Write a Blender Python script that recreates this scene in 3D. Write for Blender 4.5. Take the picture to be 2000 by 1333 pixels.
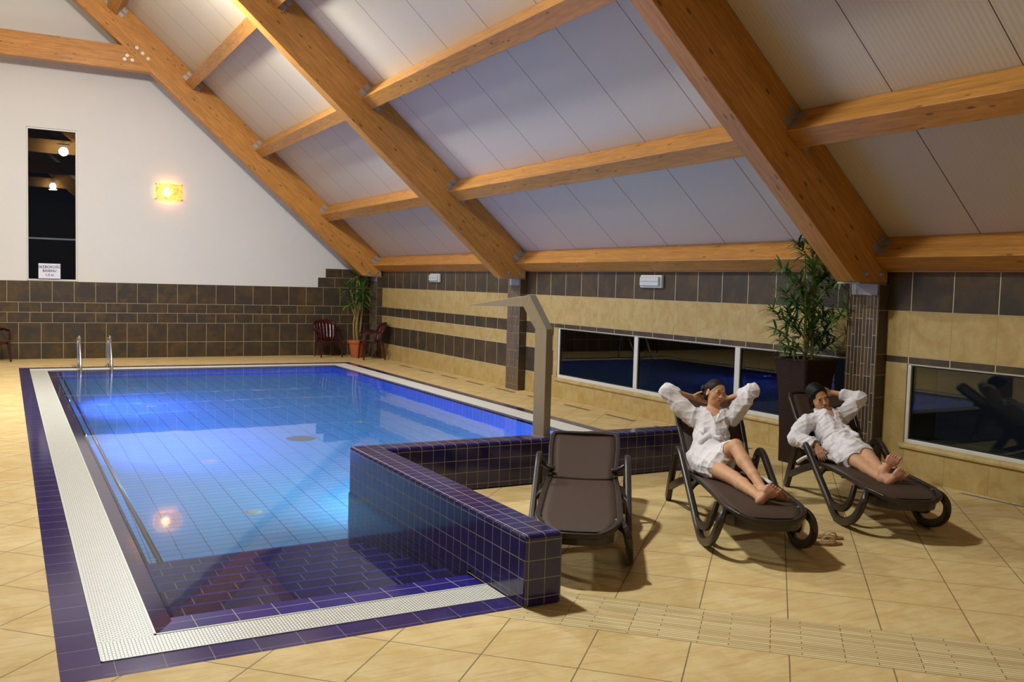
import bpy, bmesh, math, random
import numpy as np
from mathutils import Vector, Matrix
rnd = random.Random(7)
for o in list(bpy.data.objects): bpy.data.objects.remove(o)
scene = bpy.context.scene
COL = scene.collection
PI = math.pi

# ------------------------------------------------------------------ camera
CAM_H = 1.85
YAW, PITCH, ROLL, FPX = .50625, -.061286, .027068, 1785.7
cy_, sy_, cp_, sp_, cr_, sr_ = math.cos(YAW), math.sin(YAW), math.cos(PITCH), math.sin(PITCH), math.cos(ROLL), math.sin(ROLL)
CF = Vector((sy_*cp_, cy_*cp_, sp_)); R0 = Vector((cy_, -sy_, 0)); U0 = R0.cross(CF)
CR = cr_*R0 + sr_*U0; CU = -sr_*R0 + cr_*U0
cam_d = bpy.data.cameras.new('camera'); cam = bpy.data.objects.new('camera', cam_d); COL.objects.link(cam)
cam_d.sensor_width = 36; cam_d.lens = FPX/2000*36; cam_d.clip_end = 200; cam_d.clip_start = .05
M = Matrix(((CR.x, CU.x, -CF.x, 0), (CR.y, CU.y, -CF.y, 0), (CR.z, CU.z, -CF.z, CAM_H), (0, 0, 0, 1)))
cam.matrix_world = M
scene.camera = cam

# ------------------------------------------------------------------ world, view, lights
wd = bpy.data.worlds.new('night'); scene.world = wd; wd.use_nodes = True
wd.node_tree.nodes['Background'].inputs[0].default_value = (.004, .005, .008, 1)
wd.node_tree.nodes['Background'].inputs[1].default_value = 1
vs = scene.view_settings
vs.view_transform = 'Standard'; vs.look = 'None'; vs.gamma = 1; vs.use_curve_mapping = False; vs.exposure = 0.48
cyc = scene.cycles
cyc.use_denoising = True
cyc.max_bounces = 10; cyc.diffuse_bounces = 4; cyc.glossy_bounces = 4; cyc.transmission_bounces = 6; cyc.transparent_max_bounces = 8
cyc.sample_clamp_indirect = 4; cyc.caustics_refractive = True; cyc.caustics_reflective = False; cyc.blur_glossy = .5

def lamp(name, kind, loc, energy, color=(1, 1, 1), size=.5, rot=(0, 0, 0), **kw):
    d = bpy.data.lights.new(name, kind); d.energy = energy; d.color = color
    if kind == 'AREA': d.shape = 'DISK'; d.size = size
    elif kind in ('POINT', 'SPOT'): d.shadow_soft_size = size
    for k, v in kw.items(): setattr(d, k, v)
    o = bpy.data.objects.new(name, d); COL.objects.link(o); o.location = loc; o.rotation_euler = rot
    return o
HALL_LAMPS = [(1.84, 6.95, 6.35, 300, 70), (1.84, 14.5, 6.35, 365, 260), (-1.84, 14.5, 6.35, 210, 60), (2.1, -8.1, 6.35, 120, 90)]
LC = (.935, .985, 1.0)
for i, (x, y, z, e, e2) in enumerate(HALL_LAMPS):
    lamp('hall_lamp_light', 'POINT', (x, y, z-.16), e, LC, .15)
    l = lamp('hall_lamp_light', 'AREA', (x, y, z-.33), e2, LC, .4)
    if i == 0:      # the near floodlight is aimed at the deck in front of the low wall
        l.rotation_euler = Vector((1.0, -2.6, -6.0)).to_track_quat('-Z', 'Y').to_euler(); l.data.spread = math.radians(120)
POOL_LAMPS = [(.86, 12.0, -.50), (.86, 15.3, -.50)]
for x, y, z in POOL_LAMPS:
    lamp('pool_lamp_and_fill', 'SPOT', (x+.10, y, z), 250, (.17, .18, 1.0), .06, (0, math.radians(-72), 0), spot_size=math.radians(160), spot_blend=.8)
POOL_FILL = [(3.7, 7.62, -.62), (5.3, 7.62, -.62)]  # added fill spots hidden behind the low wall, without fixtures, to brighten the pool
for x, y, z in POOL_FILL:
    lamp('pool_lamp_and_fill', 'SPOT', (x, y, z), 170, (.60, .82, 1.0), .08, (math.radians(80), 0, 0), spot_size=math.radians(170), spot_blend=.9)

# ------------------------------------------------------------------ helpers
def lin(c):
    return tuple((v/12.92 if v <= .04045 else ((v+.055)/1.055)**2.4) for v in c)
def rgb(r, g, b): return lin((r/255, g/255, b/255)) + (1,)

class NT:
    def __init__(s, name):
        s.m = bpy.data.materials.new(name); s.m.use_nodes = True; s.t = s.m.node_tree
        s.b = s.t.nodes['Principled BSDF']; s.out = s.t.nodes['Material Output']
    def n(s, typ, ins=None, **kw):
        nd = s.t.nodes.new(typ)
        for k, v in kw.items(): setattr(nd, k, v)
        if ins:
            for k, v in ins.items():
                if isinstance(v, bpy.types.NodeSocket): s.t.links.new(v, nd.inputs[k])
                else: nd.inputs[k].default_value = v
        return nd
    def link(s, a, b): s.t.links.new(a, b)
    def set(s, **kw):
        for k, v in kw.items():
            k = k.replace('_', ' ')
            if isinstance(v, bpy.types.NodeSocket): s.t.links.new(v, s.b.inputs[k])
            else: s.b.inputs[k].default_value = v
    def math(s, op, a, b=0.0, c=0.0):
        nd = s.t.nodes.new('ShaderNodeMath'); nd.operation = op
        for i, v in enumerate((a, b, c)):
            if isinstance(v, bpy.types.NodeSocket): s.t.links.new(v, nd.inputs[i])
            else: nd.inputs[i].default_value = v
        return nd.outputs[0]
    def mix(s, f, a, b):
        nd = s.t.nodes.new('ShaderNodeMix'); nd.data_type = 'RGBA'
        for i, v in ((0, f), (6, a), (7, b)):
            if isinstance(v, bpy.types.NodeSocket): s.t.links.new(v, nd.inputs[i])
            else: nd.inputs[i].default_value = v
        return nd.outputs[2]
    def coord(s, which='Object', scale=(1, 1, 1), rot=(0, 0, 0), loc=(0, 0, 0)):
        tc = s.t.nodes.new('ShaderNodeTexCoord'); mp = s.t.nodes.new('ShaderNodeMapping')
        mp.inputs['Scale'].default_value = scale; mp.inputs['Rotation'].default_value = rot; mp.inputs['Location'].default_value = loc
        s.t.links.new(tc.outputs[which], mp.inputs[0]); return mp.outputs[0]
    def noise(s, vec, scale, detail=3, rough=.55, dist=0):
        nd = s.n('ShaderNodeTexNoise', {'Vector': vec, 'Scale': scale, 'Detail': detail, 'Roughness': rough, 'Distortion': dist})
        return nd.outputs['Fac']
    def ramp(s, f, stops):
        nd = s.t.nodes.new('ShaderNodeValToRGB'); s.t.links.new(f, nd.inputs[0])
        e = nd.color_ramp.elements
        while len(e) < len(stops): e.new(.5)
        for q, (p, c) in zip(e, stops): q.position = p; q.color = c
        return nd.outputs[0]
    def bump(s, h, strength=.2, dist=.01):
        nd = s.n('ShaderNodeBump', {'Height': h, 'Strength': strength, 'Distance': dist}); s.t.links.new(nd.outputs[0], s.b.inputs['Normal'])
        return nd

def flat(name, c, rough=.5, metal=0.0, spec=.5, bump=None):
    t = NT(name); t.set(Base_Color=c, Roughness=rough, Metallic=metal, Specular_IOR_Level=spec)
    if bump: t.bump(t.noise(t.coord(), bump[0]), bump[1], bump[2])
    return t.m

def brick(t, vec, w, h, mortar, c1, c2, cm, offset=0.0, bias=0.0, freq=2):
    nd = t.n('ShaderNodeTexBrick', {'Vector': vec, 'Color1': c1, 'Color2': c2, 'Mortar': cm, 'Scale': 1.0, 'Mortar Size': mortar, 'Mortar Smooth': .1, 'Bias': bias, 'Brick Width': w, 'Row Height': h})
    nd.offset = offset; nd.offset_frequency = freq; nd.squash = 1.0
    return nd

MAT = {}
def wood(name, base, dark):
    t = NT(name); v = t.coord('Object', (1, 1, 1))
    vs_ = t.coord('Object', (.55, 7, 7))
    g = t.noise(vs_, 6, 5, .6, .4)
    g2 = t.noise(t.coord('Object', (.35, 2.2, 2.2)), 2.5, 3)
    col = t.mix(t.math('MULTIPLY', t.ramp(g, [(.35, (0, 0, 0, 1)), (.68, (1, 1, 1, 1))]), .6), base, dark)
    col = t.mix(t.math('MULTIPLY', g2, .45), col, dark)
    # finger-jointed lamella tone steps
    lam = t.n('ShaderNodeTexBrick', {'Vector': t.coord('Object', (1, 1, 1), (PI/2, 0, 0)), 'Color1': (1, 1, 1, 1), 'Color2': (.72, .72, .72, 1), 'Mortar': (.8, .8, .8, 1), 'Scale': 1.0, 'Mortar Size': .0012, 'Brick Width': 2.3, 'Row Height': .045})
    lam.offset = .37
    mm = t.t.nodes.new('ShaderNodeMix'); mm.data_type = 'RGBA'; mm.blend_type = 'MULTIPLY'; mm.inputs[0].default_value = .55
    t.link(col, mm.inputs[6]); t.link(lam.outputs[0], mm.inputs[7]); col = mm.outputs[2]
    vo = t.n('ShaderNodeTexVoronoi', {'Vector': t.coord('Object', (1.9, 6.0, 6.0)), 'Scale': 1.9, 'Randomness': 1.0})
    kn = t.ramp(vo.outputs['Distance'], [(0.0, (1, 1, 1, 1)), (.10, (.9, .9, .9, 1)), (.17, (0, 0, 0, 1))])
    kk = t.math('MULTIPLY', kn, t.math('GREATER_THAN', t.noise(t.coord('Object', (1, 1, 1)), 3.0, 1), .42))
    col = t.mix(t.math('MULTIPLY', kk, .8), col, (dark[0]*.35, dark[1]*.3, dark[2]*.3, 1))
    t.set(Base_Color=col, Roughness=.42, Specular_IOR_Level=.4); t.bump(g, .08, .004)
    return t.m
MAT['wood'] = wood('glulam_wood', rgb(222, 156, 72), rgb(140, 90, 38))
MAT['steel'] = flat('galvanised_steel', rgb(165, 168, 172), .5, .5)
MAT['chrome'] = flat('polished_steel', rgb(205, 208, 210), .12, 1.0)
def brushed():
    t = NT('brushed_steel'); n = t.noise(t.coord('Object', (60, 60, 1.2)), 5, 3)
    t.set(Base_Color=t.ramp(n, [(.3, rgb(186, 178, 156)), (.7, rgb(202, 194, 172))]), Metallic=.8, Roughness=.34)
    return t.m
MAT['brushed'] = brushed()
def plaster(name, c, c2):
    t = NT(name); n = t.noise(t.coord(), 1.1, 5, .6); f = t.noise(t.coord(), 60, 2)
    t.set(Base_Color=t.mix(t.math('MULTIPLY', n, .35), c, c2), Roughness=.75, Specular_IOR_Level=.3); t.bump(f, .05, .003)
    return t.m
MAT['plaster'] = plaster('white_plaster', rgb(222, 221, 214), rgb(205, 204, 196))
def ceiling_mat():
    # white micro-ribbed sandwich panels, joints every 1.15 m across y
    t = NT('ribbed_ceiling_panel'); tc = t.n('ShaderNodeTexCoord'); sp = t.n('ShaderNodeSeparateXYZ', {0: tc.outputs['Object']})
    y = sp.outputs[1]
    fr = t.math('FRACT', t.math('ADD', t.math('MULTIPLY', t.math('ADD', y, -.78+11.5), 1/1.15), 0.0))
    d = t.math('ABSOLUTE', t.math('SUBTRACT', fr, .5))
    seam = t.math('GREATER_THAN', d, .4955)
    rib = t.math('SINE', t.math('MULTIPLY', y, 2*PI/.05))
    rb = t.math('MULTIPLY', t.math('GREATER_THAN', rib, .2), .05)
    base = t.mix(rb, rgb(208, 196, 174), rgb(156, 147, 131))
    t.set(Base_Color=t.mix(seam, base, rgb(70, 66, 60)), Roughness=.5, Specular_IOR_Level=.4)
    t.bump(rib, .25, .002)
    return t.m
MAT['ceiling'] = ceiling_mat()
def dark_tile(name='rust_brown_tile', c1=rgb(66, 57, 43), c2=rgb(96, 78, 42), c3=rgb(54, 54, 49)):
    t = NT(name); at = t.n('ShaderNodeAttribute', attribute_name='var')
    off = t.n('ShaderNodeVectorMath', {0: t.coord(), 1: at.outputs['Vector']}, operation='ADD').outputs[0]
    sh = t.n('ShaderNodeVectorMath', {0: at.outputs['Vector'], 'Scale': 7.0}, operation='SCALE').outputs[0]
    off = t.n('ShaderNodeVectorMath', {0: t.coord(), 1: sh}, operation='ADD').outputs[0]
    n1 = t.noise(off, 4.5, 5, .6, .6); n2 = t.noise(off, 9, 4, .65, .3); n3 = t.noise(off, 3, 2)
    col = t.mix(t.ramp(n1, [(.42, (0, 0, 0, 1)), (.66, (1, 1, 1, 1))]), c1, c2)
    col = t.mix(t.ramp(n3, [(.45, (0, 0, 0, 1)), (.62, (.8, .8, .8, 1))]), col, c3)
    col = t.mix(t.math('MULTIPLY', n2, .35), col, rgb(48, 40, 34))
    col = t.mix(t.math('MULTIPLY', at.outputs['Fac'], .25), col, rgb(84, 60, 40))
    t.set(Base_Color=col, Roughness=.38, Specular_IOR_Level=.4); t.bump(n2, .12, .006)
    return t.m
MAT['dark_tile'] = dark_tile()
def beige_tile():
    t = NT('beige_stone_tile'); at = t.n('ShaderNodeAttribute', attribute_name='var')
    sh = t.n('ShaderNodeVectorMath', {0: at.outputs['Vector'], 'Scale': 7.0}, operation='SCALE').outputs[0]
    off = t.n('ShaderNodeVectorMath', {0: t.coord(), 1: sh}, operation='ADD').outputs[0]
    n1 = t.noise(off, 5, 5, .62, .7); n2 = t.noise(off, 16, 4, .6)
    col = t.mix(t.ramp(n1, [(.36, (0, 0, 0, 1)), (.66, (1, 1, 1, 1))]), rgb(186, 163, 104), rgb(168, 134, 66))
    col = t.mix(t.math('MULTIPLY', n2, .35), col, rgb(198, 180, 134))
    t.set(Base_Color=col, Roughness=.36, Specular_IOR_Level=.4)
    return t.m
MAT['beige_tile'] = beige_tile()
MAT['grout'] = flat('light_grout', rgb(178, 164, 126), .8)
MAT['grout_pale'] = flat('pale_grout', rgb(206, 194, 160), .8)
MAT['grout_beige'] = flat('beige_grout', rgb(176, 153, 102), .8)

def floor_mat():
    t = NT('beige_floor_tile')
    tc = t.n('ShaderNodeTexCoord'); sp = t.n('ShaderNodeSeparateXYZ', {0: tc.outputs['Object']})
    x, y = sp.outputs[0], sp.outputs[1]
    b = t.math('MULTIPLY', t.math('ADD', x, y), .70711)
    a = t.math('MULTIPLY', t.math('SUBTRACT', y, x), .70711)
    uv = t.n('ShaderNodeCombineXYZ', {0: t.math('ADD', a, -.35+.5*.495+49.5-.495/2), 1: t.math('ADD', b, -4.795+.53*20)}).outputs[0]
    bk = brick(t, uv, .495, .53, .0038, (0, 0, 0, 1), (1, 1, 1, 1), (.5, .5, .5, 1))
    n1 = t.noise(t.coord('Object', (1.6, 1.6, 1), (0, 0, PI/4)), 2.2, 5, .6, .8)
    st = t.noise(t.coord('Object', (1.2, 9, 1), (0, 0, PI/4)), 2.4, 4, .6, .6)
    fine = t.noise(t.coord(), 30, 3, .6)
    col = t.mix(t.ramp(n1, [(.35, (0, 0, 0, 1)), (.68, (1, 1, 1, 1))]), rgb(216, 190, 132), rgb(199, 166, 98))
    col = t.mix(t.math('MULTIPLY', t.ramp(st, [(.48, (0, 0, 0, 1)), (.72, (1, 1, 1, 1))]), .75), col, rgb(190, 144, 92))
    col = t.mix(t.math('MULTIPLY', fine, .3), col, rgb(222, 206, 164))
    col = t.mix(t.math('MULTIPLY', bk.outputs['Color'], .10), col, rgb(170, 146, 100))
    main = t.mix(bk.outputs['Fac'], col, rgb(134, 114, 80))
    # mosaic strip band
    uv2 = t.n('ShaderNodeCombineXYZ', {0: t.math('ADD', a, 50.0), 1: t.math('ADD', b, -4.80+3.0)}).outputs[0]
    st2 = brick(t, uv2, .37, .0258, .0024, (0, 0, 0, 1), (1, 1, 1, 1), (.5, .5, .5, 1), offset=.43, freq=3)
    c2 = t.mix(t.math('MULTIPLY', st2.outputs['Color'], .8), rgb(222, 202, 152), rgb(190, 160, 106))
    c2 = t.mix(t.math('MULTIPLY', fine, .3), c2, col)
    band = t.mix(st2.outputs['Fac'], c2, rgb(120, 98, 66))
    inb = t.math('MULTIPLY', t.math('GREATER_THAN', b, 4.80), t.math('LESS_THAN', b, 5.325))
    inb = t.math('MULTIPLY', inb, t.math('LESS_THAN', a, 1.36))
    t.set(Base_Color=t.mix(inb, main, band), Roughness=t.math('ADD', t.math('MULTIPLY', n1, .2), .6), Specular_IOR_Level=.12)
    hh = t.math('SUBTRACT', 1.0, t.math('MAXIMUM', t.math('MULTIPLY', bk.outputs['Fac'], t.math('SUBTRACT', 1.0, inb)), t.math('MULTIPLY', st2.outputs['Fac'], inb)))
    t.bump(hh, .5, .003)
    return t.m
MAT['floor'] = floor_mat()

def uv_tile(name, w, h, mortar, c1, c2, cm, rough=.15, ou=0, ov=0, offset=0.0, spec=.6, dots=False):
    t = NT(name); v = t.coord('UV', (1, 1, 1), (0, 0, 0), (ou, ov, 0))
    bk = brick(t, v, w, h, mortar, c1, c2, cm, offset)
    t.set(Base_Color=bk.outputs['Color'], Roughness=t.math('ADD', t.math('MULTIPLY', bk.outputs['Fac'], .5), rough), Specular_IOR_Level=spec)
    hgt = t.math('SUBTRACT', 1.0, bk.outputs['Fac'])
    if dots:
        vo = t.n('ShaderNodeTexVoronoi', {'Vector': v, 'Scale': 62.0, 'Randomness': 0.0})
        dm = t.math('LESS_THAN', vo.outputs['Distance'], .3)
        hgt = t.math('ADD', hgt, t.math('MULTIPLY', dm, .6))
    t.bump(hgt, .5, .003)
    return t.m
TRD = (7.42-5.16)/7
COB1, COB2 = rgb(25, 21, 74), rgb(31, 26, 88)
MAT['cobalt'] = uv_tile('cobalt_square_tile', .11, .11, .0022, COB1, COB2, rgb(150, 140, 116), .12, 5.5, 5.5+.055)
MAT['cobalt_deck'] = uv_tile('cobalt_deck_tile', .22, .222, .002, rgb(40, 32, 88), rgb(48, 39, 98), rgb(110, 102, 96), .13, 5.5, 5.5)
MAT['cobalt_step'] = uv_tile('cobalt_step_tile', .22, TRD, .003, rgb(22, 20, 84), rgb(28, 25, 96), rgb(140, 140, 144), .2, 5.5, TRD*10)
MAT['cobalt_dot'] = uv_tile('cobalt_studded_tile', .22, .30, .003, rgb(28, 26, 110), rgb(34, 30, 122), rgb(140, 130, 110), .15, 5.5, 5.5, dots=True)
MAT['lip'] = uv_tile('overflow_lip_tile', .22, .3, .0018, rgb(34, 28, 70), rgb(38, 31, 78), rgb(80, 72, 80), .07, 5.5, 5.5)
MAT['pool_floor'] = uv_tile('pale_blue_pool_tile', .24, .12, .0035, rgb(118, 200, 250), rgb(126, 208, 252), rgb(44, 96, 160), .3, 5.0, 5.0)
MAT['pool_wall'] = uv_tile('blue_pool_wall_tile', .12, .24, .003, rgb(100, 146, 246), rgb(110, 154, 250), rgb(52, 76, 170), .3, 5.0, 5.0)

def grate_mat():
    t = NT('white_overflow_grate'); v = t.coord('UV')
    bk = brick(t, v, .030, .017, .0022, rgb(226, 223, 210), rgb(218, 215, 202), rgb(112, 108, 98), .5)  # slot openings are painted: their shade is put into the mortar colour
    t.set(Base_Color=bk.outputs['Color'], Roughness=.4); t.bump(t.math('SUBTRACT', 1.0, bk.outputs['Fac']), .8, .008)
    return t.m
MAT['grate'] = grate_mat()
MAT['grate_smooth'] = flat('white_bar_grate', rgb(228, 225, 212), .4)
def water_mat():
    t = NT('pool_water'); t.t.nodes.remove(t.b)
    n = t.noise(t.coord(), 1.6, 2, .4)
    bp = t.n('ShaderNodeBump', {'Height': n, 'Strength': .05, 'Distance': .02})
    g = t.n('ShaderNodeBsdfGlass', {'Color': (.93, .98, 1, 1), 'Roughness': 0.0, 'IOR': 1.33, 'Normal': bp.outputs[0]})
    t.link(g.outputs[0], t.out.inputs[0]); return t.m
MAT['water'] = water_mat()
def pane_mat(name, ior=1.42, tint=(.75, .78, .75, 1)):
    t = NT(name); t.t.nodes.remove(t.b)
    fr = t.n('ShaderNodeFresnel', {'IOR': ior}); tr = t.n('ShaderNodeBsdfTransparent', {0: tint}); gl = t.n('ShaderNodeBsdfGlossy', {'Color': (1, 1, 1, 1), 'Roughness': 0.0})
    mx = t.n('ShaderNodeMixShader', {0: fr.outputs[0], 1: tr.outputs[0], 2: gl.outputs[0]}); t.link(mx.outputs[0], t.out.inputs[0]); return t.m
MAT['pane'] = pane_mat('window_glass')
MAT['frame_white'] = flat('white_window_frame', rgb(214, 210, 198), .4)
MAT['black'] = flat('matt_black', rgb(20, 20, 20), .6)
MAT['outside'] = flat('exterior_render', rgb(150, 152, 140), .8)
def emit(name, c, s):
    t = NT(name); t.set(Base_Color=(0, 0, 0, 1), Emission_Color=c, Emission_Strength=s); return t.m

def obj(name, bm, mats, parent=None, smooth=False, bevel=0, seg=2):
    me = bpy.data.meshes.new(name)
    if isinstance(bm, bmesh.types.BMesh):
        bmesh.ops.recalc_face_normals(bm, faces=bm.faces); bm.to_mesh(me); bm.free()
    else:
        vv, ff = bm; me.from_pydata([tuple(v) for v in vv], [], [tuple(f) for f in ff]); me.update()
    for m in (mats if isinstance(mats, (list, tuple)) else [mats]): me.materials.append(MAT[m] if isinstance(m, str) else m)
    o = bpy.data.objects.new(name, me); COL.objects.link(o)
    if parent: o.parent = parent
    if smooth:
        me.polygons.foreach_set('use_smooth', [True]*len(me.polygons))
    if bevel:
        md = o.modifiers.new('bevel', 'BEVEL'); md.width = bevel; md.segments = seg; md.limit_method = 'ANGLE'; md.angle_limit = math.radians(40)
        md.harden_normals = False
    return o
def tag(o, label, cat, group=None, kind=None):
    o['label'] = label; o['category'] = cat
    if group: o['group'] = group
    if kind: o['kind'] = kind
    return o
def thing(name, label, cat, loc=(0, 0, 0), rz=0, group=None):
    o = bpy.data.objects.new(name, None); COL.objects.link(o); o.location = loc; o.rotation_euler = (0, 0, rz); o.empty_display_size = .1
    return tag(o, label, cat, group)
def struct(o, label=None, cat=None):
    o['kind'] = 'structure'
    if label: o['label'] = label
    if cat: o['category'] = cat
    return o
def B(): return bmesh.new()
def quad(bm, pts, mi=0, uv=None):
    f = bm.faces.new([bm.verts.new(p) for p in pts]); f.material_index = mi
    if uv:
        L = bm.loops.layers.uv.verify()
        for l, c in zip(f.loops, uv): l[L].uv = c
    return f
def box(bm, lo, hi, mi=0, mat=None):
    x0, y0, z0 = lo; x1, y1, z1 = hi
    vs = [Vector(p) for p in ((x0, y0, z0), (x1, y0, z0), (x1, y1, z0), (x0, y1, z0), (x0, y0, z1), (x1, y0, z1), (x1, y1, z1), (x0, y1, z1))]
    if mat is not None: vs = [mat @ v for v in vs]
    v = [bm.verts.new(p) for p in vs]
    for a in ((0, 3, 2, 1), (4, 5, 6, 7), (0, 1, 5, 4), (1, 2, 6, 5), (2, 3, 7, 6), (3, 0, 4, 7)):
        f = bm.faces.new([v[i] for i in a]); f.material_index = mi
def boxuv(bm):
    L = bm.loops.layers.uv.verify(); bm.normal_update()
    for f in bm.faces:
        n = f.normal; a = max(range(3), key=lambda i: abs(n[i]))
        for l in f.loops:
            c = l.vert.co
            l[L].uv = (c.y, c.z) if a == 0 else ((c.x, c.z) if a == 1 else (c.x, c.y))
def prism(bm, pts, axis, a, b, mi=0):
    """extrude a 2-D outline along axis from a to b"""
    def mk(p, h): return {0: (h, p[0], p[1]), 1: (p[0], h, p[1]), 2: (p[0], p[1], h)}[axis]
    A = [bm.verts.new(mk(p, a)) for p in pts]; Bv = [bm.verts.new(mk(p, b)) for p in pts]; n = len(pts)
    for f in (A, Bv[::-1]): bm.faces.new(f).material_index = mi
    for i in range(n): bm.faces.new((A[i], A[(i+1) % n], Bv[(i+1) % n], Bv[i])).material_index = mi
def tube(bm, pts, r, seg=10, closed=False, mi=0, flat_=None, cap=True, up=None):
    """sweep a round (or elliptical: flat_=(a,b)) section along pts; r may be a list"""
    P = [Vector(p) for p in pts]; n = len(P); rs = r if isinstance(r, (list, tuple)) else [r]*n
    rings = []; prev = None
    for i in range(n):
        if closed: t = (P[(i+1) % n] - P[i-1])
        else: t = P[min(i+1, n-1)] - P[max(i-1, 0)]
        t.normalize()
        if up is not None: nn = Vector(up) - t*t.dot(Vector(up))
        elif prev is None:
            h = Vector((0, 0, 1)) if abs(t.z) < .9 else Vector((1, 0, 0)); nn = h - t*t.dot(h)
        else: nn = prev - t*t.dot(prev)
        nn.normalize(); prev = nn; bb = t.cross(nn)
        fa, fb = (flat_ if flat_ else (1, 1))
        rings.append([bm.verts.new(P[i] + (nn*math.cos(2*PI*k/seg)*fa + bb*math.sin(2*PI*k/seg)*fb)*rs[i]) for k in range(seg)])
    for i in range(n if closed else n-1):
        a, b = rings[i], rings[(i+1) % n]
        for k in range(seg): bm.faces.new((a[k], a[(k+1) % seg], b[(k+1) % seg], b[k])).material_index = mi
    if cap and not closed:
        bm.faces.new(rings[0][::-1]).material_index = mi; bm.faces.new(rings[-1]).material_index = mi
def rtube(bm, pts, w, h, up, mi=0, k=.35, closed=False):
    """sweep a rounded rectangle w (across) by h (along 'up' projected)"""
    P = [Vector(p) for p in pts]; n = len(P); rings = []
    ws = w if isinstance(w, (list, tuple)) else [w]*n; hs = h if isinstance(h, (list, tuple)) else [h]*n
    for i in range(n):
        t = (P[(i+1) % n]-P[i-1]) if closed else (P[min(i+1, n-1)] - P[max(i-1, 0)])
        t.normalize(); a = Vector(up); a = (a - t*t.dot(a)).normalized(); b = t.cross(a)
        W, H = ws[i]/2, hs[i]/2; c = min(W, H)*k
        pr = [(W, H-c), (W-c, H), (-W+c, H), (-W, H-c), (-W, -H+c), (-W+c, -H), (W-c, -H), (W, -H+c)]
        rings.append([bm.verts.new(P[i] + b*p[1] + a*p[0]) for p in pr])
    for i in range(n if closed else n-1):
        A, Bq = rings[i], rings[(i+1) % n]
        for q in range(8): bm.faces.new((A[q], A[(q+1) % 8], Bq[(q+1) % 8], Bq[q])).material_index = mi
    if not closed:
        bm.faces.new(rings[0][::-1]).material_index = mi; bm.faces.new(rings[-1]).material_index = mi
def lathe(bm, prof, seg=24, c=(0, 0), mi=0):
    rings = [[bm.verts.new((c[0]+r*math.cos(2*PI*k/seg), c[1]+r*math.sin(2*PI*k/seg), z)) for k in range(seg)] for r, z in prof]
    for a, b in zip(rings, rings[1:]):
        for k in range(seg): bm.faces.new((a[k], a[(k+1) % seg], b[(k+1) % seg], b[k])).material_index = mi
    if prof[0][0] > 1e-4: bm.faces.new(rings[0][::-1]).material_index = mi
    if prof[-1][0] > 1e-4: bm.faces.new(rings[-1]).material_index = mi
def smooth_path(pts, n=6):
    """Catmull-Rom"""
    P = [Vector(p) for p in pts]; out = []
    for i in range(len(P)-1):
        p0, p1, p2, p3 = P[max(i-1, 0)], P[i], P[i+1], P[min(i+2, len(P)-1)]
        for k in range(n):
            t = k/n; out.append(.5*((2*p1) + (p2-p0)*t + (2*p0-5*p1+4*p2-p3)*t*t + (3*p1-p0-3*p2+p3)*t**3))
    out.append(P[-1]); return out

# ------------------------------------------------------------------ room constants
WX = 8.0; GY = 21.84; FY = -12.0; LX = -8.0
SL = .872; CZ = 9.36
def ceil_z(x): return CZ - SL*abs(x)
TH = math.atan(SL)
# ------------------------------------------------------------------ tiled walls
def tiles(O, U, V, W, rows, u0, u1, holes=(), g=.007, th=.006):
    """rows: (v0, v1, pitch, offset, material index); W points into the room. Returns verts, faces, mat indices, var"""
    O, U, V, W = map(Vector, (O, U, V, W)); vv, ff, mi, var = [], [], [], []
    def add(a, b, c, d, m):
        r = rnd.random(); i = len(vv)
        for w in (0, th):
            e = 0 if w == 0 else .0012
            for (p, q) in ((a+e, c+e), (b-e, c+e), (b-e, d-e), (a+e, d-e)): vv.append(O+U*p+V*q+W*w)
        for f in ((4, 5, 6, 7), (0, 1, 5, 4), (1, 2, 6, 5), (2, 3, 7, 6), (3, 0, 4, 7)):
            ff.append([i+k for k in f]); mi.append(m); var.append(r)
    for v0, v1, pitch, off, m, *lim in rows:
        ru0, ru1 = (lim + [u0, u1])[:2] if lim else (u0, u1)
        k = math.floor((ru0-off)/pitch)
        while off+k*pitch < ru1:
            a, b = max(off+k*pitch, ru0), min(off+(k+1)*pitch, ru1); k += 1
            if b-a < .02: continue
            segs = [(a, b)]
            for h0, h1, hv0, hv1 in holes:
                if v0 < hv1-.001 and v1 > hv0+.001:
                    ns = []
                    for (p, q) in segs:
                        if q <= h0 or p >= h1: ns.append((p, q))
                        else:
                            if p < h0-.01: ns.append((p, h0))
                            if q > h1+.01: ns.append((h1, q))
                    segs = ns
            for p, q in segs: add(p+g/2, q-g/2, v0+g/2, v1-g/2, m)
    return vv, ff, mi, var
def tile_obj(name, data, extra_quads, mats, parent=None):
    vv, ff, mi, var = [list(x) for x in data]
    for q, m in extra_quads:
        i = len(vv); vv += [Vector(p) for p in q]; ff.append(list(range(i, i+len(q)))); mi.append(m); var.append(.5)
    o = obj(name, (vv, ff), mats, parent); o.data.polygons.foreach_set('material_index', mi)
    at = o.data.attributes.new('var', 'FLOAT', 'FACE'); at.data.foreach_set('value', var)
    return o
DT, BT = 1, 2
GROUT = .0045
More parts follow.
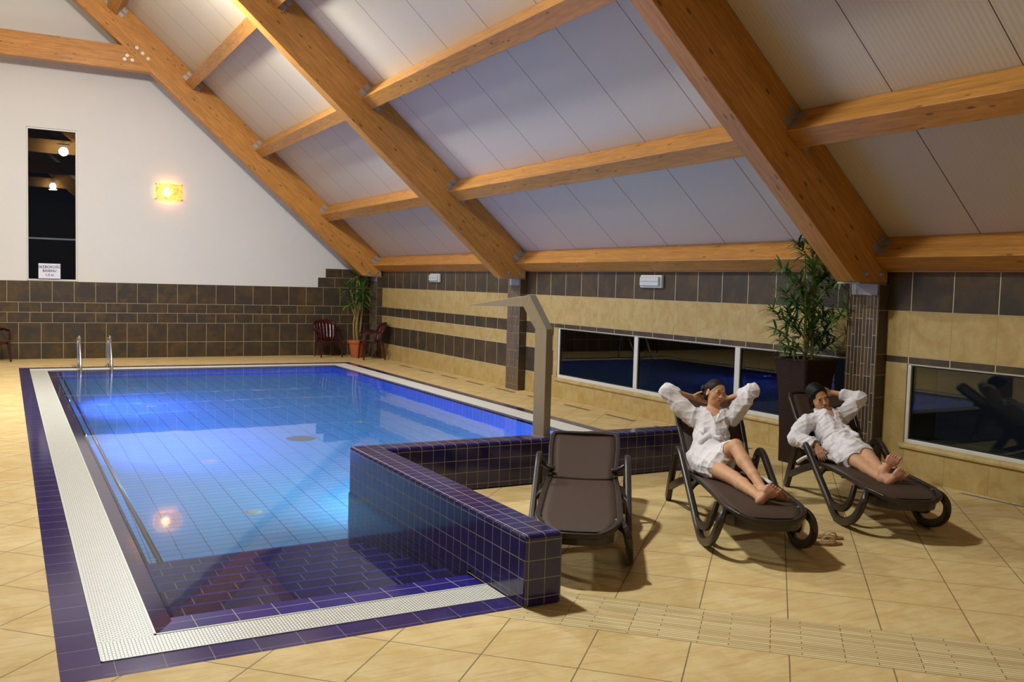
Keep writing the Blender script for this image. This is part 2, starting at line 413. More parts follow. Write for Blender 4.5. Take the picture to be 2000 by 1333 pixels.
# --- back (gable) wall: tiled dado
P = .4235; oA = .228; oB = .228+P/2
rows = [(0, .350, P, oA, 1), (.350, .778, P, oA, 1), (.778, 1.0, P, oB, 1), (1.0, 1.212, P, oA, 1), (1.212, 1.665, P, oB, 1),
        (1.665, 1.905, P, 6.655, 1, 6.655, WX), (1.905, 2.125, P, 6.845, 1, 6.845, WX)]
td = tiles((0, GY, 0), (1, 0, 0), (0, 0, 1), (0, -1, 0), rows, LX, WX)
wb = tile_obj('wall_back', td, [([(LX, GY-GROUT, 0), (WX, GY-GROUT, 0), (WX, GY-GROUT, 1.665), (LX, GY-GROUT, 1.665)], 0),
                                ([(6.655, GY-GROUT, 1.665), (WX, GY-GROUT, 1.665), (WX, GY-GROUT, 2.125), (6.845, GY-GROUT, 2.125), (6.845, GY-GROUT, 1.905), (6.655, GY-GROUT, 1.905)], 0)],
              ['grout', 'dark_tile'])
struct(wb)
# plaster above, with the tall slot window cut out
GW = (.385, 1.355, 1.672, 4.885)
bm = B(); zt = 1.665
def gz(x): return ceil_z(x)+.02
for a, b in ((LX, 0), (0, GW[0]), (GW[0], GW[1]), (GW[1], WX)):
    if a == GW[0]: quad(bm, [(a, GY, GW[3]), (b, GY, GW[3]), (b, GY, gz(b)), (a, GY, gz(a))])
    else: quad(bm, [(a, GY, zt-.02), (b, GY, zt-.02), (b, GY, gz(b)), (a, GY, gz(a))])
# window reveal
x0, x1, z0, z1 = GW; D = .14
for q in (((x0, GY, z0), (x0, GY+D, z0), (x0, GY+D, z1), (x0, GY, z1)), ((x1, GY, z0), (x1, GY+D, z0), (x1, GY+D, z1), (x1, GY, z1)),
          ((x0, GY, z1), (x0, GY+D, z1), (x1, GY+D, z1), (x1, GY, z1)), ((x0, GY, z0), (x0, GY+D, z0), (x1, GY+D, z0), (x1, GY, z0))): quad(bm, q)
pw = obj('wall_back_plaster', bm, 'plaster'); struct(pw)
bm = B(); yy = GY+.06
fw = .035
for a, b, c, d in ((x0, x0+fw, z0+fw, z1-fw), (x1-fw, x1, z0+fw, z1-fw), (x0, x1, z0, z0+fw), (x0, x1, z1-fw, z1)): box(bm, (a, yy-.03, c), (b, yy+.03, d))
w1 = obj('window_1', bm, 'frame_white', bevel=.004); struct(w1)
bm = B(); box(bm, (x0+fw, yy-.01, z0+fw), (x1-fw, yy+.01, z1-fw)); obj('pane', bm, 'pane', w1)
bm = B(); box(bm, (x0+fw, yy+.012, 2.55), (x1-fw, yy+.03, 2.585)); obj('glazing_bar', bm, 'steel', w1)
# --- right wall
RH = 2.10; PR = .4665
bays = [  # (y0, y1)
    (13.4, GY, 'far'), (12.95, 13.4, 'far'), (6.14, 12.95, 'win'), (FY, 6.14, 'win')]
off = 13.129
def rrow(v0, v1, m, a=FY, b=GY, o=off): return (v0, v1, PR, o, m, a, b)
W1Y = (6.88, 12.86); W2Y = (1.9, 6.14); WZ = (.335, 1.158)
holes = [(W1Y[0], W1Y[1], WZ[0], WZ[1]), (W2Y[0], W2Y[1], WZ[0]+.02, WZ[1])]
far0 = 12.98
rows = [rrow(1.69, RH, 1), rrow(1.235, 1.69, 2), rrow(1.02, 1.235, 1, far0, GY), rrow(.785, 1.02, 2, far0, GY), rrow(.355, .785, 1, far0, GY), rrow(0, .355, 2, far0, GY),
        rrow(1.158, 1.235, 1, FY, far0), rrow(.785, 1.158, 2, FY, far0), rrow(.33, .785, 2, FY, far0), rrow(0, .33, 2, FY, far0)]
td = tiles((WX, 0, 0), (0, 1, 0), (0, 0, 1), (-1, 0, 0), rows, FY, GY, holes, g=.0085)
xq = WX-GROUT
bq = []
for a, b, c, d, m in ((FY, GY, 1.158, 1.2325, 0), (FY, GY, 1.2325, 1.6925, 3), (FY, GY, 1.6925, RH, 0), (far0, GY, 1.0175, 1.158, 0), (far0, GY, .7875, 1.0175, 3), (far0, GY, .3525, .7875, 0), (far0, GY, 0, .3525, 3), (FY, far0, 0, WZ[0], 3), (W1Y[1], far0, WZ[0], 1.158, 3), (W2Y[1], W1Y[0], WZ[0], 1.158, 3), (FY, W2Y[0], WZ[0], 1.158, 3)):
    bq.append(([(xq, a, c), (xq, b, c), (xq, b, d), (xq, a, d)], m))
wr = tile_obj('wall_right', td, bq, ['grout_pale', 'dark_tile', 'beige_tile', 'grout_beige']); struct(wr)
# upper strip behind the wall beam
bm = B(); quad(bm, [(WX+.002, FY, RH-.02), (WX+.002, GY, RH-.02), (WX+.002, GY, 2.5), (WX+.002, FY, 2.5)]); struct(obj('wall_right_top', bm, 'plaster'))
# tile edge trim under the beam
bm = B(); box(bm, (WX-.022, FY, RH-.012), (WX, GY, RH+.004)); struct(obj('trim_1', bm, flat('wood_trim', rgb(206, 150, 84), .5)))
# windows in right wall
def strip_window(name, y0, y1, z0, z1, mull, sill_z):
    f = .055 if name == 'window_2' else .042; xf = WX+.035; bm = B()
    box(bm, (xf-.035, y0, z0), (xf+.035, y1, z0+f)); box(bm, (xf-.035, y0, z1-.012), (xf+.035, y1, z1))
    box(bm, (xf-.035, y0, z0+f), (xf+.035, y0+f, z1-.012)); box(bm, (xf-.035, y1-f, z0+f), (xf+.035, y1, z1-.012))
    w = obj(name, bm, 'frame_white', bevel=.006); struct(w)
    ys = [y0+f] + [m for m in mull] + [y1-f]
    for m in mull:
        bm = B(); box(bm, (xf-.034, m-.045, z0+f+.001), (xf+.034, m+.045, z1-.013)); obj('mullion', bm, 'frame_white', w, bevel=.006)
    for i in range(len(ys)-1):
        a = ys[i]+(0.045 if i else 0); b = ys[i+1]-(.045 if i < len(ys)-2 else 0)
        bm = B(); box(bm, (xf-.008, a, z0+f), (xf+.008, b, z1-.012)); obj('pane', bm, 'pane', w)
        bm = B(); g = .012
        for q in ((a, a+g, z0+f, z1-.03), (b-g, b, z0+f, z1-.03), (a, b, z0+f, z0+f+g), (a, b, z1-.012-g, z1-.012)): box(bm, (xf-.02, q[0], q[2]), (xf-.0085, q[1], q[3]))
        obj('seal', bm, 'black', w)
    bm = B()   # outer reveal, sill and jambs of the rendered outside wall
    box(bm, (xf+.036, y1-.02, z0-.1), (xf+.42, y1+.1, z1+.1)); box(bm, (xf+.036, y0-.1, z0-.1), (xf+.42, y0+.02, z1+.1))
    box(bm, (xf+.036, y0-.1, z1), (xf+.42, y1+.1, z1+.1)); obj('outer_jamb', bm, 'outside', w)
    bm = B(); box(bm, (xf+.036, y0-.1, z0-.06), (xf+.46, y1+.1, z0+.015)); obj('outer_sill', bm, flat('sill_metal', rgb(120, 118, 104), .4), w)
    # inner sloped sill tile
    bm = B(); prism(bm, [(WX-.03, z0-.05), (WX, z0-.05), (WX, z0+.004), (WX-.012, z0-.004), (WX-.03, z0-.03)], 1, y0-.05, y1+.05)
    struct(obj('trim_'+str(2 if name == 'window_2' else 3), bm, 'beige_tile'))
    return w
strip_window('window_2', W1Y[0], W1Y[1], WZ[0], WZ[1], [8.61, 10.72], .33)
strip_window('window_3', W2Y[0], W2Y[1], WZ[0]+.02, WZ[1], [4.0], .35)

# --- pilasters with thin vertical mosaic strips
def mosaic_mat():
    t = NT('strip_mosaic'); v = t.coord('UV', (1, 1, 1), (0, 0, PI/2), (10, 10, 0))
    bk = brick(t, v, .30, .0445, .003, rgb(62, 48, 40), rgb(104, 80, 58), rgb(196, 186, 156), .43, freq=3)
    n = t.noise(t.coord(), 8, 4)
    t.set(Base_Color=t.mix(t.math('MULTIPLY', n, .4), bk.outputs['Color'], rgb(60, 46, 38)), Roughness=.4); t.bump(t.math('SUBTRACT', 1.0, bk.outputs['Fac']), .4, .003)
    return t.m
MAT['mosaic'] = mosaic_mat()
PIL = [(6.41, 6.80), (13.92, 14.36), (20.97, 21.40)]
PX = 7.85; PT = 1.955
for i, (a, b) in enumerate(PIL):
    th = thing('pillar', ['tiled pilaster with vertical mosaic strips beside the tall planter', 'slim mosaic pilaster behind the steel shower column', 'dark tiled pilaster in the far corner behind the burgundy chair'][i], 'pillar', (0, 0, 0), 0, 'pilasters carrying the roof rafters')
    L = None; bm = B()
    f = quad(bm, [(PX, a, 0), (PX, b, 0), (PX, b, PT), (PX, a, PT)]); boxuv(bm)
    for l in f.loops: u = l[bm.loops.layers.uv.active]; u.uv = (u.uv[0]-a, u.uv[1])
    obj('mosaic_face', bm, 'mosaic', th)
    td = tiles((PX, a, 0), (1, 0, 0), (0, 0, 1), (0, -1, 0), [(z0_, z1_, 1.0, -.5, 1) for z0_, z1_ in ((0, .355), (.355, .785), (.785, 1.02), (1.02, 1.235), (1.235, 1.69), (1.69, PT))], 0, WX-PX)
    td2 = tiles((PX, b, 0), (1, 0, 0), (0, 0, 1), (0, 1, 0), [(z0_, z1_, 1.0, -.5, 1) for z0_, z1_ in ((0, .355), (.355, .785), (.785, 1.02), (1.02, 1.235), (1.235, 1.69), (1.69, PT))], 0, WX-PX)
    n0 = len(td[0]); data = (td[0]+td2[0], td[1]+[[k+n0 for k in f] for f in td2[1]], td[2]+td2[2], td[3]+td2[3])
    tile_obj('side_tiles', data, [([(PX, a, 0), (WX, a, 0), (WX, a, PT), (PX, a, PT)], 0), ([(PX, b, 0), (WX, b, 0), (WX, b, PT), (PX, b, PT)], 0), ([(PX, a, PT), (WX, a, PT), (WX, b, PT), (PX, b, PT)], 1)], ['grout', 'dark_tile'], th)

# --- other walls (out of view), ceiling
bm = B(); quad(bm, [(LX, FY, 0), (LX, GY, 0), (LX, GY, 2.6), (LX, FY, 2.6)]); struct(obj('wall_left', bm, 'plaster'))
bm = B(); quad(bm, [(LX, FY, 0), (WX, FY, 0), (WX, FY, ceil_z(WX)), (0, FY, CZ), (LX, FY, ceil_z(LX))]); struct(obj('wall_front', bm, flat('brown_render', rgb(96, 84, 66), .8)))
bm = B(); T = .12
for s in (1, -1): prism(bm, [(0, CZ), (s*8.4, ceil_z(8.4)), (s*8.4, ceil_z(8.4)+T), (0, CZ+T)], 1, FY-.1, GY+.3)
struct(obj('ceiling', bm, 'ceiling'))

# --- floor deck
PL = dict(x0=.205, x1=6.80, y0=4.455, y1=19.88)      # outer edge of the cobalt border
LWX, LWX2 = 2.585, 2.835; LWY = 4.43; W2A, W2B = 7.25, 7.50; LWT = .425; W2END = 6.9
bm = B()
for a, b, c, d in ((LX, PL['x0'], FY, GY), (PL['x0'], LWX, FY, PL['y0']), (LWX, WX+.0, FY, W2A), (PL['x1'], WX, W2A, GY), (PL['x0'], PL['x1'], PL['y1'], GY)):
    quad(bm, [(a, c, 0), (b, c, 0), (b, d, 0), (a, d, 0)])
bmesh.ops.remove_doubles(bm, verts=bm.verts, dist=1e-4)
struct(obj('floor', bm, 'floor'))

# ------------------------------------------------------------------ pool
DEPTH = 1.35; WL = -.014
GX0, GX1 = .385, .655       # grate left
LIPX = .80
RGX0, RGX1 = 6.33, 6.60     # grate right
RLIP = 6.25
FG0, FG1 = 19.30, 19.62     # grate far
FLIP = 19.20
NG0, NG1 = 4.643, 4.89      # grate near
NLIP = 5.16
pool = thing('swimming_pool', 'indoor swimming pool with cobalt steps, blue tiles and white overflow gratings', 'swimming pool', (0, 0, 0))
def flatstrip(name, rects, m, z, thick=.012, parent=pool):
    bm = B()
    for a, b, c, d in rects: box(bm, (a, c, z-thick), (b, d, z))
    boxuv(bm); return obj(name, bm, m, parent)
# border tiles
def border(name, a, b, c, d, vertical):
    bm = B(); box(bm, (a, c, -.02), (b, d, .001)); boxuv(bm)
    if vertical:
        L = bm.loops.layers.uv.active
        for f in bm.faces:
            for l in f.loops: l[L].uv = (l[L].uv[1], l[L].uv[0]*.5)
    o = obj(name, bm, 'cobalt_deck', pool); return o
border('border_tiles', PL['x0'], GX0, PL['y0'], PL['y1'], True)
border('border_tiles', GX0, LWX, PL['y0'], NG0, False)
border('border_tiles', RGX1, PL['x1'], W2B-.02, PL['y1'], True)
border('border_tiles', GX0, RGX1, FG1, PL['y1'], False)
# gratings (the corner pieces turn the slots)
def grate(a, b, c, d, rot, m='grate'):
    bm = B(); box(bm, (a, c, -.03), (b, d, .003)); boxuv(bm); L = bm.loops.layers.uv.active
    for f in bm.faces:
        for l in f.loops:
            u, v = l[L].uv; l[L].uv = (v, u) if rot else (u, v)
    return obj('overflow_grate', bm, m, pool)
grate(GX0+.004, GX1, NG1, FG0, False); grate(GX0+.004, LWX, NG0+.003, NG1, True)
grate(RGX0-.03, RGX1+.02, W2B, FG0, False, 'grate_smooth'); grate(GX0+.004, RGX1+.02, FG0, FG1-.004, True, 'grate_smooth')
# thin white edge profiles along the gratings
bm = B()
box(bm, (GX1, NG1, -.02), (GX1+.012, FG0, .006)); box(bm, (GX1, NG1, -.02), (LWX, NG1+.012, .006)); box(bm, (GX0, NG0, -.02), (GX0+.006, FG1, .006)); box(bm, (GX0, NG0, -.02), (LWX, NG0+.006, .006))
obj('grate_edge', bm, flat('white_edge_profile', rgb(205, 208, 190), .4), pool)
# overflow lip
bm = B()
prism(bm, [(GX1+.012, -.004), (LIPX-.03, -.010), (LIPX, -.03), (LIPX, -.30), (GX1+.012, -.30)], 1, NG1+.012, FG0)
prism(bm, [(RGX0-.006, -.004), (RLIP+.02, -.010), (RLIP, -.03), (RLIP, -.2), (RGX0-.006, -.2)], 1, W2B, FG0)
boxuv(bm)
obj('overflow_lip', bm, 'lip', pool, bevel=.006)
bm = B(); prism(bm, [(FG0, -.004), (FLIP+.02, -.010), (FLIP, -.03), (FLIP, -.2), (FG0, -.2)], 0, GX1, RGX0); boxuv(bm)
obj('overflow_lip', bm, 'lip', pool, bevel=.006)
bm = B(); prism(bm, [(NG1+.012, -.004), (NLIP-.01, -.012), (NLIP, -.02), (NLIP, -.2), (NG1+.012, -.2)], 0, GX1+.012, LWX); boxuv(bm)
L = bm.loops.layers.uv.active
for f in bm.faces:
    for l in f.loops: u, v = l[L].uv; l[L].uv = (u, v-NLIP+.30)
obj('studded_edge', bm, 'cobalt_dot', pool)
# shell below water
def wallq(name, pts, m, parent=pool):
    bm = B(); quad(bm, pts); boxuv(bm); return obj(name, bm, m, parent)
ZB = -DEPTH-.014
wallq('pool_floor', [(LIPX, 7.3, ZB), (RLIP, 7.3, ZB), (RLIP, FLIP, ZB), (LIPX, FLIP, ZB)], 'pool_floor')
wallq('pool_wall', [(LIPX, NLIP, -.2), (LIPX, FLIP, -.2), (LIPX, FLIP, ZB), (LIPX, NLIP, ZB)], 'pool_wall')
wallq('pool_wall', [(RLIP, W2B, -.03), (RLIP, FLIP, -.03), (RLIP, FLIP, ZB), (RLIP, W2B, ZB)], 'pool_wall')
wallq('pool_wall', [(LIPX, FLIP, -.03), (RLIP, FLIP, -.03), (RLIP, FLIP, ZB), (LIPX, FLIP, ZB)], 'pool_wall')
NS = 8; TR = (7.42-NLIP)/(NS-1); RS = DEPTH/NS
for i in range(NS-1):
    z = WL-RS*(i+1); bm = B(); box(bm, (LIPX, NLIP+TR*i, z-.16), (LWX, NLIP+TR*(i+1), z))
    boxuv(bm); L = bm.loops.layers.uv.active
    for f in bm.faces:
        for l in f.loops: u, v = l[L].uv; l[L].uv = (u + .11*(i % 2), v-NLIP-TR*i+.17*0)
    st_ = obj('step', bm, 'cobalt_step', pool, bevel=.006)
    bm = B(); box(bm, (LIPX, NLIP+TR*(i+1)-.028, z-.02), (LWX, NLIP+TR*(i+1)+.004, z+.003)); no_ = obj('nosing', bm, MAT['nosing'] if 'nosing' in MAT else MAT.setdefault('nosing', flat('step_nosing_tile', rgb(58, 58, 160), .2)), st_); no_['label'] = 'lighter blue nosing strip'
# fittings: bottom drain, floor inlets, wall inlets, wall lamps
bm = B(); lathe(bm, [(.0, ZB+.03), (.17, ZB+.03), (.19, ZB+.012), (.19, ZB)], 28, (3.42, 11.9)); obj('bottom_drain', bm, flat('grey_drain', rgb(120, 128, 120), .5), pool)
for (x, y) in ((2.046, 8.665), (2.057, 10.91), (2.02, 12.97), (2.0, 15.3), (4.6, 9.9), (4.6, 12.9), (4.6, 15.6), (2.0, 17.6)):
    bm = B(); lathe(bm, [(0, ZB+.02), (.05, ZB+.02), (.06, ZB+.006), (.09, ZB+.004), (.09, ZB)], 20, (x, y)); obj('floor_inlet', bm, flat('white_inlet', rgb(190, 214, 206), .4), pool)
for y in (9.6, 12.15, 14.4, 17.0):
    bm = B(); Mx = Matrix.Translation((RLIP-.001, y, -.40)) @ Matrix.Rotation(-PI/2, 4, 'Y')
    lathe(bm, [(0, .02), (.05, .018), (.075, .004), (.075, 0)], 20); bmesh.ops.transform(bm, matrix=Mx, verts=bm.verts); obj('wall_inlet', bm, 'steel', pool)
MAT['lamp_glow'] = emit('pool_lamp_glow', (.25, .25, 1, 1), 30)
for (x, y, z) in POOL_LAMPS:
    bm = B(); Mx = Matrix.Translation((LIPX+.001, y, z)) @ Matrix.Rotation(PI/2, 4, 'Y')
    lathe(bm, [(0, .03), (.09, .03), (.12, .01), (.12, 0)], 24); bmesh.ops.transform(bm, matrix=Mx, verts=bm.verts)
    L_ = obj('pool_lamp', bm, 'chrome', pool)
    bm = B(); lathe(bm, [(0, .034), (.07, .034), (.075, .03)], 20); bmesh.ops.transform(bm, matrix=Mx, verts=bm.verts); obj('lens', bm, 'lamp_glow', L_)
# water
bm = B()
quad(bm, [(GX1+.03, NG1+.03, WL), (LWX-.001, NG1+.03, WL), (LWX-.001, W2B, WL), (GX1+.03, W2B, WL)])
quad(bm, [(GX1+.03, W2B, WL), (RGX0-.02, W2B, WL), (RGX0-.02, FG0-.02, WL), (GX1+.03, FG0-.02, WL)])
bmesh.ops.remove_doubles(bm, verts=bm.verts, dist=1e-4)
water = obj('water', bm, 'water'); tag(water, 'still clear blue water filling the swimming pool', 'water', None, 'stuff')
if water.data.polygons[0].normal.z < 0: water.data.flip_normals()
water.cycles.is_caustics_caster = True
for o in pool.children:
    if o.name.split('.')[0] in ('pool_floor', 'pool_wall', 'step', 'bottom_drain', 'floor_inlet', 'overflow_lip', 'studded_edge'): o.cycles.is_caustics_receiver = True

# low L-shaped wall
bm = B()
prism(bm, [(LWX, LWY), (LWX2, LWY), (LWX2, W2A), (W2END, W2A), (W2END, W2B), (LWX, W2B)], 2, 0, LWT)
boxuv(bm)
L = bm.loops.layers.uv.active
for f in bm.faces:
    if abs(f.normal.z) > .9:
        for l in f.loops: u, v = l[L].uv; l[L].uv = (u-LWX+.11*5-.015, v-LWY)
    elif abs(f.normal.y) > .9:
        for l in f.loops: u, v = l[L].uv; l[L].uv = (u-LWX-.02, v)
low = obj('low_wall', bm, 'cobalt', None, bevel=.022, seg=3)
for p in low.data.polygons: p.use_smooth = False
tag(low, 'low L-shaped wall of glossy cobalt square tiles separating pool and loungers', 'wall')
wallq2 = B()
quad(wallq2, [(LWX+.002, NLIP, ZB), (LWX+.002, W2B-.002, ZB), (LWX+.002, W2B-.002, .02), (LWX+.002, NLIP, .02)])
quad(wallq2, [(LWX+.002, W2B-.002, ZB), (RLIP, W2B-.002, ZB), (RLIP, W2B-.002, .02), (LWX+.002, W2B-.002, .02)])
bmesh.ops.translate(wallq2, verts=wallq2.verts, vec=(-.004, .004, 0)); boxuv(wallq2)
o = obj('wall_footing', wallq2, 'cobalt', low); o.cycles.is_caustics_receiver = True
low.cycles.is_caustics_receiver = True
# ------------------------------------------------------------------ roof timbers
def local_obj(name, bm, m, mat, parent=None, bevel=.006):
    """geometry given in world space, object space turned so local x runs along the grain"""
    bmesh.ops.transform(bm, matrix=mat.inverted(), verts=bm.verts)
    o = obj(name, bm, m, None, bevel=bevel, seg=2); o.matrix_world = mat
    return o
RF = [6.40, 13.92, 20.95, -1.1, -8.6]; RWID = .24
rl = ['large glulam rafter in the right foreground above the potted bamboo', 'middle glulam rafter rising over the pool behind the shower column', 'glulam rafter running along the white gable wall', 'glulam rafter overhead beside the camera', 'glulam rafter behind the camera']
def plate(bm, c, ax, ay, w, h, t=.006, holes=True):
    """flat metal plate centred c, spanned by ax, ay"""
    ax, ay = Vector(ax).normalized(), Vector(ay).normalized(); n = ax.cross(ay)
    m = Matrix((( ax.x, ay.x, n.x, c[0]), (ax.y, ay.y, n.y, c[1]), (ax.z, ay.z, n.z, c[2]), (0, 0, 0, 1)))
    box(bm, (-w/2, -h/2, 0), (w/2, h/2, t), 0, m)
    if holes:
        for dx in (-.25, .25):
            for dy in (-.25, .25):
                mm = m @ Matrix.Translation((dx*w, dy*h, t)); b2 = len(bm.verts)
                vs = [bm.verts.new(mm @ Vector((.009*math.cos(k*PI/3), .009*math.sin(k*PI/3), .005))) for k in range(6)]
                v0 = [bm.verts.new(mm @ Vector((.009*math.cos(k*PI/3), .009*math.sin(k*PI/3), 0))) for k in range(6)]
                bm.faces.new(vs)
                for k in range(6): bm.faces.new((v0[k], v0[(k+1) % 6], vs[(k+1) % 6], vs[k]))
rafters = []
for i, y in enumerate(RF):
    for side in (1, -1):
        s = side; u = lambda x: 8.50-SL*x
        pts = [(0, CZ-.005), (s*7.955, ceil_z(7.955)-.005), (s*7.955, 1.975), (s*7.48, 1.975), (0, 8.50)]
        bm = B(); prism(bm, pts, 1, y, y+RWID)
        mat = Matrix.Translation((s*4, y, 5.5)) @ Matrix.Rotation(TH*s, 4, 'Y')
        o = local_obj('rafter', bm, 'wood', mat)
        if side == 1: tag(o, rl[i], 'roof beam', 'glulam rafters'); rafters.append(o)
        else: tag(o, 'glulam rafter of the opposite roof slope, %s' % ('row nearest the loungers', 'middle row', 'against the gable', 'row above the camera', 'row behind the camera')[i], 'roof beam', 'opposite rafters')
        if side == 1:
            inv = mat.inverted()
            bm = B()   # steel shoe under the foot
            box(bm, (7.56, y+.02, 1.957), (7.97, y+.30, 1.972)); box(bm, (7.836, y+.02, 1.845), (7.848, y+.35, 1.957))
            bmesh.ops.transform(bm, matrix=inv, verts=bm.verts); obj('rafter_shoe', bm, 'steel', o)
            for xx, zz in ((7.62, 2.06), (7.84, 2.06)):
                bm = B(); lathe(bm, [(0, .035), (.012, .035), (.02, .02), (.02, .008), (.034, .008), (.034, 0)], 12); bmesh.ops.transform(bm, matrix=inv @ Matrix.Translation((xx, y, zz)) @ Matrix.Rotation(PI/2, 4, 'X'), verts=bm.verts); obj('bolt', bm, 'steel', o)
# collar tie beams
tie_lab = ['collar tie beam over the near end of the hall', 'collar tie beam over the middle of the pool', 'horizontal collar tie beam with bolts across the white gable', 'collar tie beam above the camera', 'collar tie beam behind the camera']
for i, y in enumerate(RF):
    z0, z1 = 6.13, 6.62
    bm = B(); xb = lambda z: (8.50-z)/SL
    xt = lambda z: (8.50-z)/SL + .02
    prism(bm, [(-xt(z0), z0), (xt(z0), z0), (xt(z1), z1), (-xt(z1), z1)], 1, y+.01, y+RWID-.01)
    mat = Matrix.Translation((0, y, 6.4)); o = local_obj('tie_beam', bm, 'wood', mat)
    tag(o, tie_lab[i], 'roof beam')
    if i != 2: continue
    for (x, z) in ((2.433, 6.603), (2.544, 6.503), (2.655, 6.407), (2.244, 6.417), (2.195, 6.337), (2.344, 6.337)):
        bm = B(); lathe(bm, [(0, .02), (.014, .02), (.014, .008), (.036, .008), (.036, 0)], 16)
        bmesh.ops.transform(bm, matrix=mat.inverted() @ Matrix.Translation((x, y-.001, z)) @ Matrix.Rotation(PI/2, 4, 'X'), verts=bm.verts)
        obj('bolt', bm, MAT.setdefault('zinc', None) or flat('zinc_bolt', rgb(200, 198, 184), .4, .5), o)
# purlins: one length per bay
PXS = [.55, 2.05, 3.58, 5.085, 6.62, 7.925]
DN = Vector((-math.sin(TH), 0, -math.cos(TH))); DA = Vector((math.cos(TH), 0, -math.sin(TH)))
bayn = ['far bay', 'middle bay', 'right foreground bay']
ordn = ['topmost', 'second from top', 'third from top', 'third from the bottom', 'second from the bottom', 'lowest, on top of the tiled wall']
bays3 = [(14.16, 20.95, 0), (6.64, 13.92, 1), (-.86, 6.40, 2)]
for ya, yb, bi in bays3:
    for pi_, tx in enumerate(PXS):
        for s in (1, -1):
            if s == -1: continue
            w = .225; d = .29
            T0 = Vector((tx, 0, ceil_z(tx)-.004)); c = [T0, T0+DN*d, T0+DN*d+DA*w, T0+DA*w]
            if pi_ == 5: c = [T0, T0+DN*d, Vector((7.90, 0, 2.105)), Vector((7.995, 0, 2.105)), Vector((7.995, 0, ceil_z(7.995)))]
            bm = B(); prism(bm, [(p.x*s, p.z) for p in c], 1, ya, yb)
            mat = Matrix.Translation((tx*s, (ya+yb)/2, c[0].z)) @ Matrix.Rotation(PI/2, 4, 'Z') @ Matrix.Rotation(0, 4, 'X')
            o = local_obj('purlin', bm, 'wood', mat)
            if s == 1: tag(o, '%s glulam purlin of the %s' % (ordn[pi_], bayn[bi]), 'roof beam', 'purlins of the right roof slope')
            else: tag(o, 'glulam purlin of the unseen roof slope', 'roof beam', 'purlins of the opposite slope')
            inv = mat.inverted()   # angle brackets at both ends, on ridge side and eave side
            def bracket(*pl):
                bm = B()
                for q in pl: plate(bm, *q)
                bmesh.ops.transform(bm, matrix=inv, verts=bm.verts); obj('angle_bracket', bm, 'steel', o)
            for ye, sg in ((yb, -1), (ya, 1)):
                if ye < 0: continue
                for k in (.30, .68):
                    c0 = T0 + DN*d*k; c1 = c0 - DA*.050; ax_ = DA if sg == -1 else -DA
                    bracket(((c0.x-DA.x*.004, ye+sg*.050, c0.z-DA.z*.004), (0, sg, 0), DN, .10, .075), ((c1.x, ye+sg*.002, c1.z), ax_, DN, .10, .075))
                    if pi_ < 5:
                        c2 = c0 + DA*(w+.050); c3 = c0 + DA*(w+.004)
                        bracket(((c2.x, ye+sg*.002, c2.z), ax_, DN, .10, .075), ((c3.x, ye+sg*.050, c3.z), (0, -sg, 0), DN, .10, .075))
# hall floodlights on the tie beams (out of the frame; one is mirrored in the slot window)
fl = ['white floodlight on the tie beam nearest the loungers', 'white floodlight on the middle tie beam, wall side', 'white floodlight on the middle tie beam, far side', 'white floodlight on the tie beam behind the camera']
for i, (x, y, z, e, e2) in enumerate(HALL_LAMPS):
    f = thing('floodlight', fl[i], 'lamp', (x, y, z), 0, 'floodlights on the tie beams')
    bm = B(); box(bm, (-.19, -.12, .06), (.19, .12, .10)); obj('housing', bm, 'frame_white', f, bevel=.01)
    bm = B(); box(bm, (-.02, -.33, .07), (.02, -.10, .09)); obj('bracket', bm, 'steel', f)

# gable sconce
sc_ = thing('wall_sconce', 'glowing amber glass wall sconce on the white gable wall', 'lamp', (3.208, GY, 3.72))
def sconce_mat():
    t = NT('amber_glass'); n = t.noise(t.coord(), 9, 4, .6, 1.0)
    c = t.ramp(n, [(.35, (1.0, .30, .03, 1)), (.50, (1.0, .62, .16, 1)), (.64, (.9, .22, .02, 1))])
    tc = t.n('ShaderNodeTexCoord'); ln = t.n('ShaderNodeVectorMath', {0: tc.outputs['Object'], 1: (-.05, -.08, 0)}, operation='DISTANCE').outputs['Value']
    st = t.math('ADD', .85, t.math('MULTIPLY', 10.0, t.math('POWER', 2.718, t.math('MULTIPLY', t.math('MULTIPLY', ln, ln), -170.0))))
    t.set(Base_Color=rgb(220, 150, 60), Emission_Color=c, Emission_Strength=st, Roughness=.3); return t.m
bm = B(); n = 12; hw, hh = .285, .175
ring = [(-hw + 2*hw*k/n, -.03-.07*math.sin(PI*k/n)) for k in range(n+1)]
for k in range(n):
    (a, ya), (b, yb) = ring[k], ring[k+1]
    for dy in (0, .006): quad(bm, [(a, ya-dy, -hh), (b, yb-dy, -hh), (b, yb-dy, hh), (a, ya-dy, hh)])
    quad(bm, [(a, ya, hh), (b, yb, hh), (b, yb-.006, hh), (a, ya-.006, hh)]); quad(bm, [(a, ya, -hh), (b, yb, -hh), (b, yb-.006, -hh), (a, ya-.006, -hh)])
obj('glass_shade', bm, sconce_mat(), sc_)
bm = B()
for s in (-1, 1):
    for z in (-hh+.012, hh-.012): tube(bm, [(s*(hw-.01), .0, z), (s*(hw-.01), -.045, z)], .012, 8)
box(bm, (-.03, -.012, -.15), (.03, 0, -.09)); obj('bracket', bm, flat('bronze_clip', rgb(120, 70, 40), .4, .6), sc_)
lamp('sconce_light', 'POINT', (3.19, GY-.035, 3.72), 7, (1.0, .55, .2), .02)
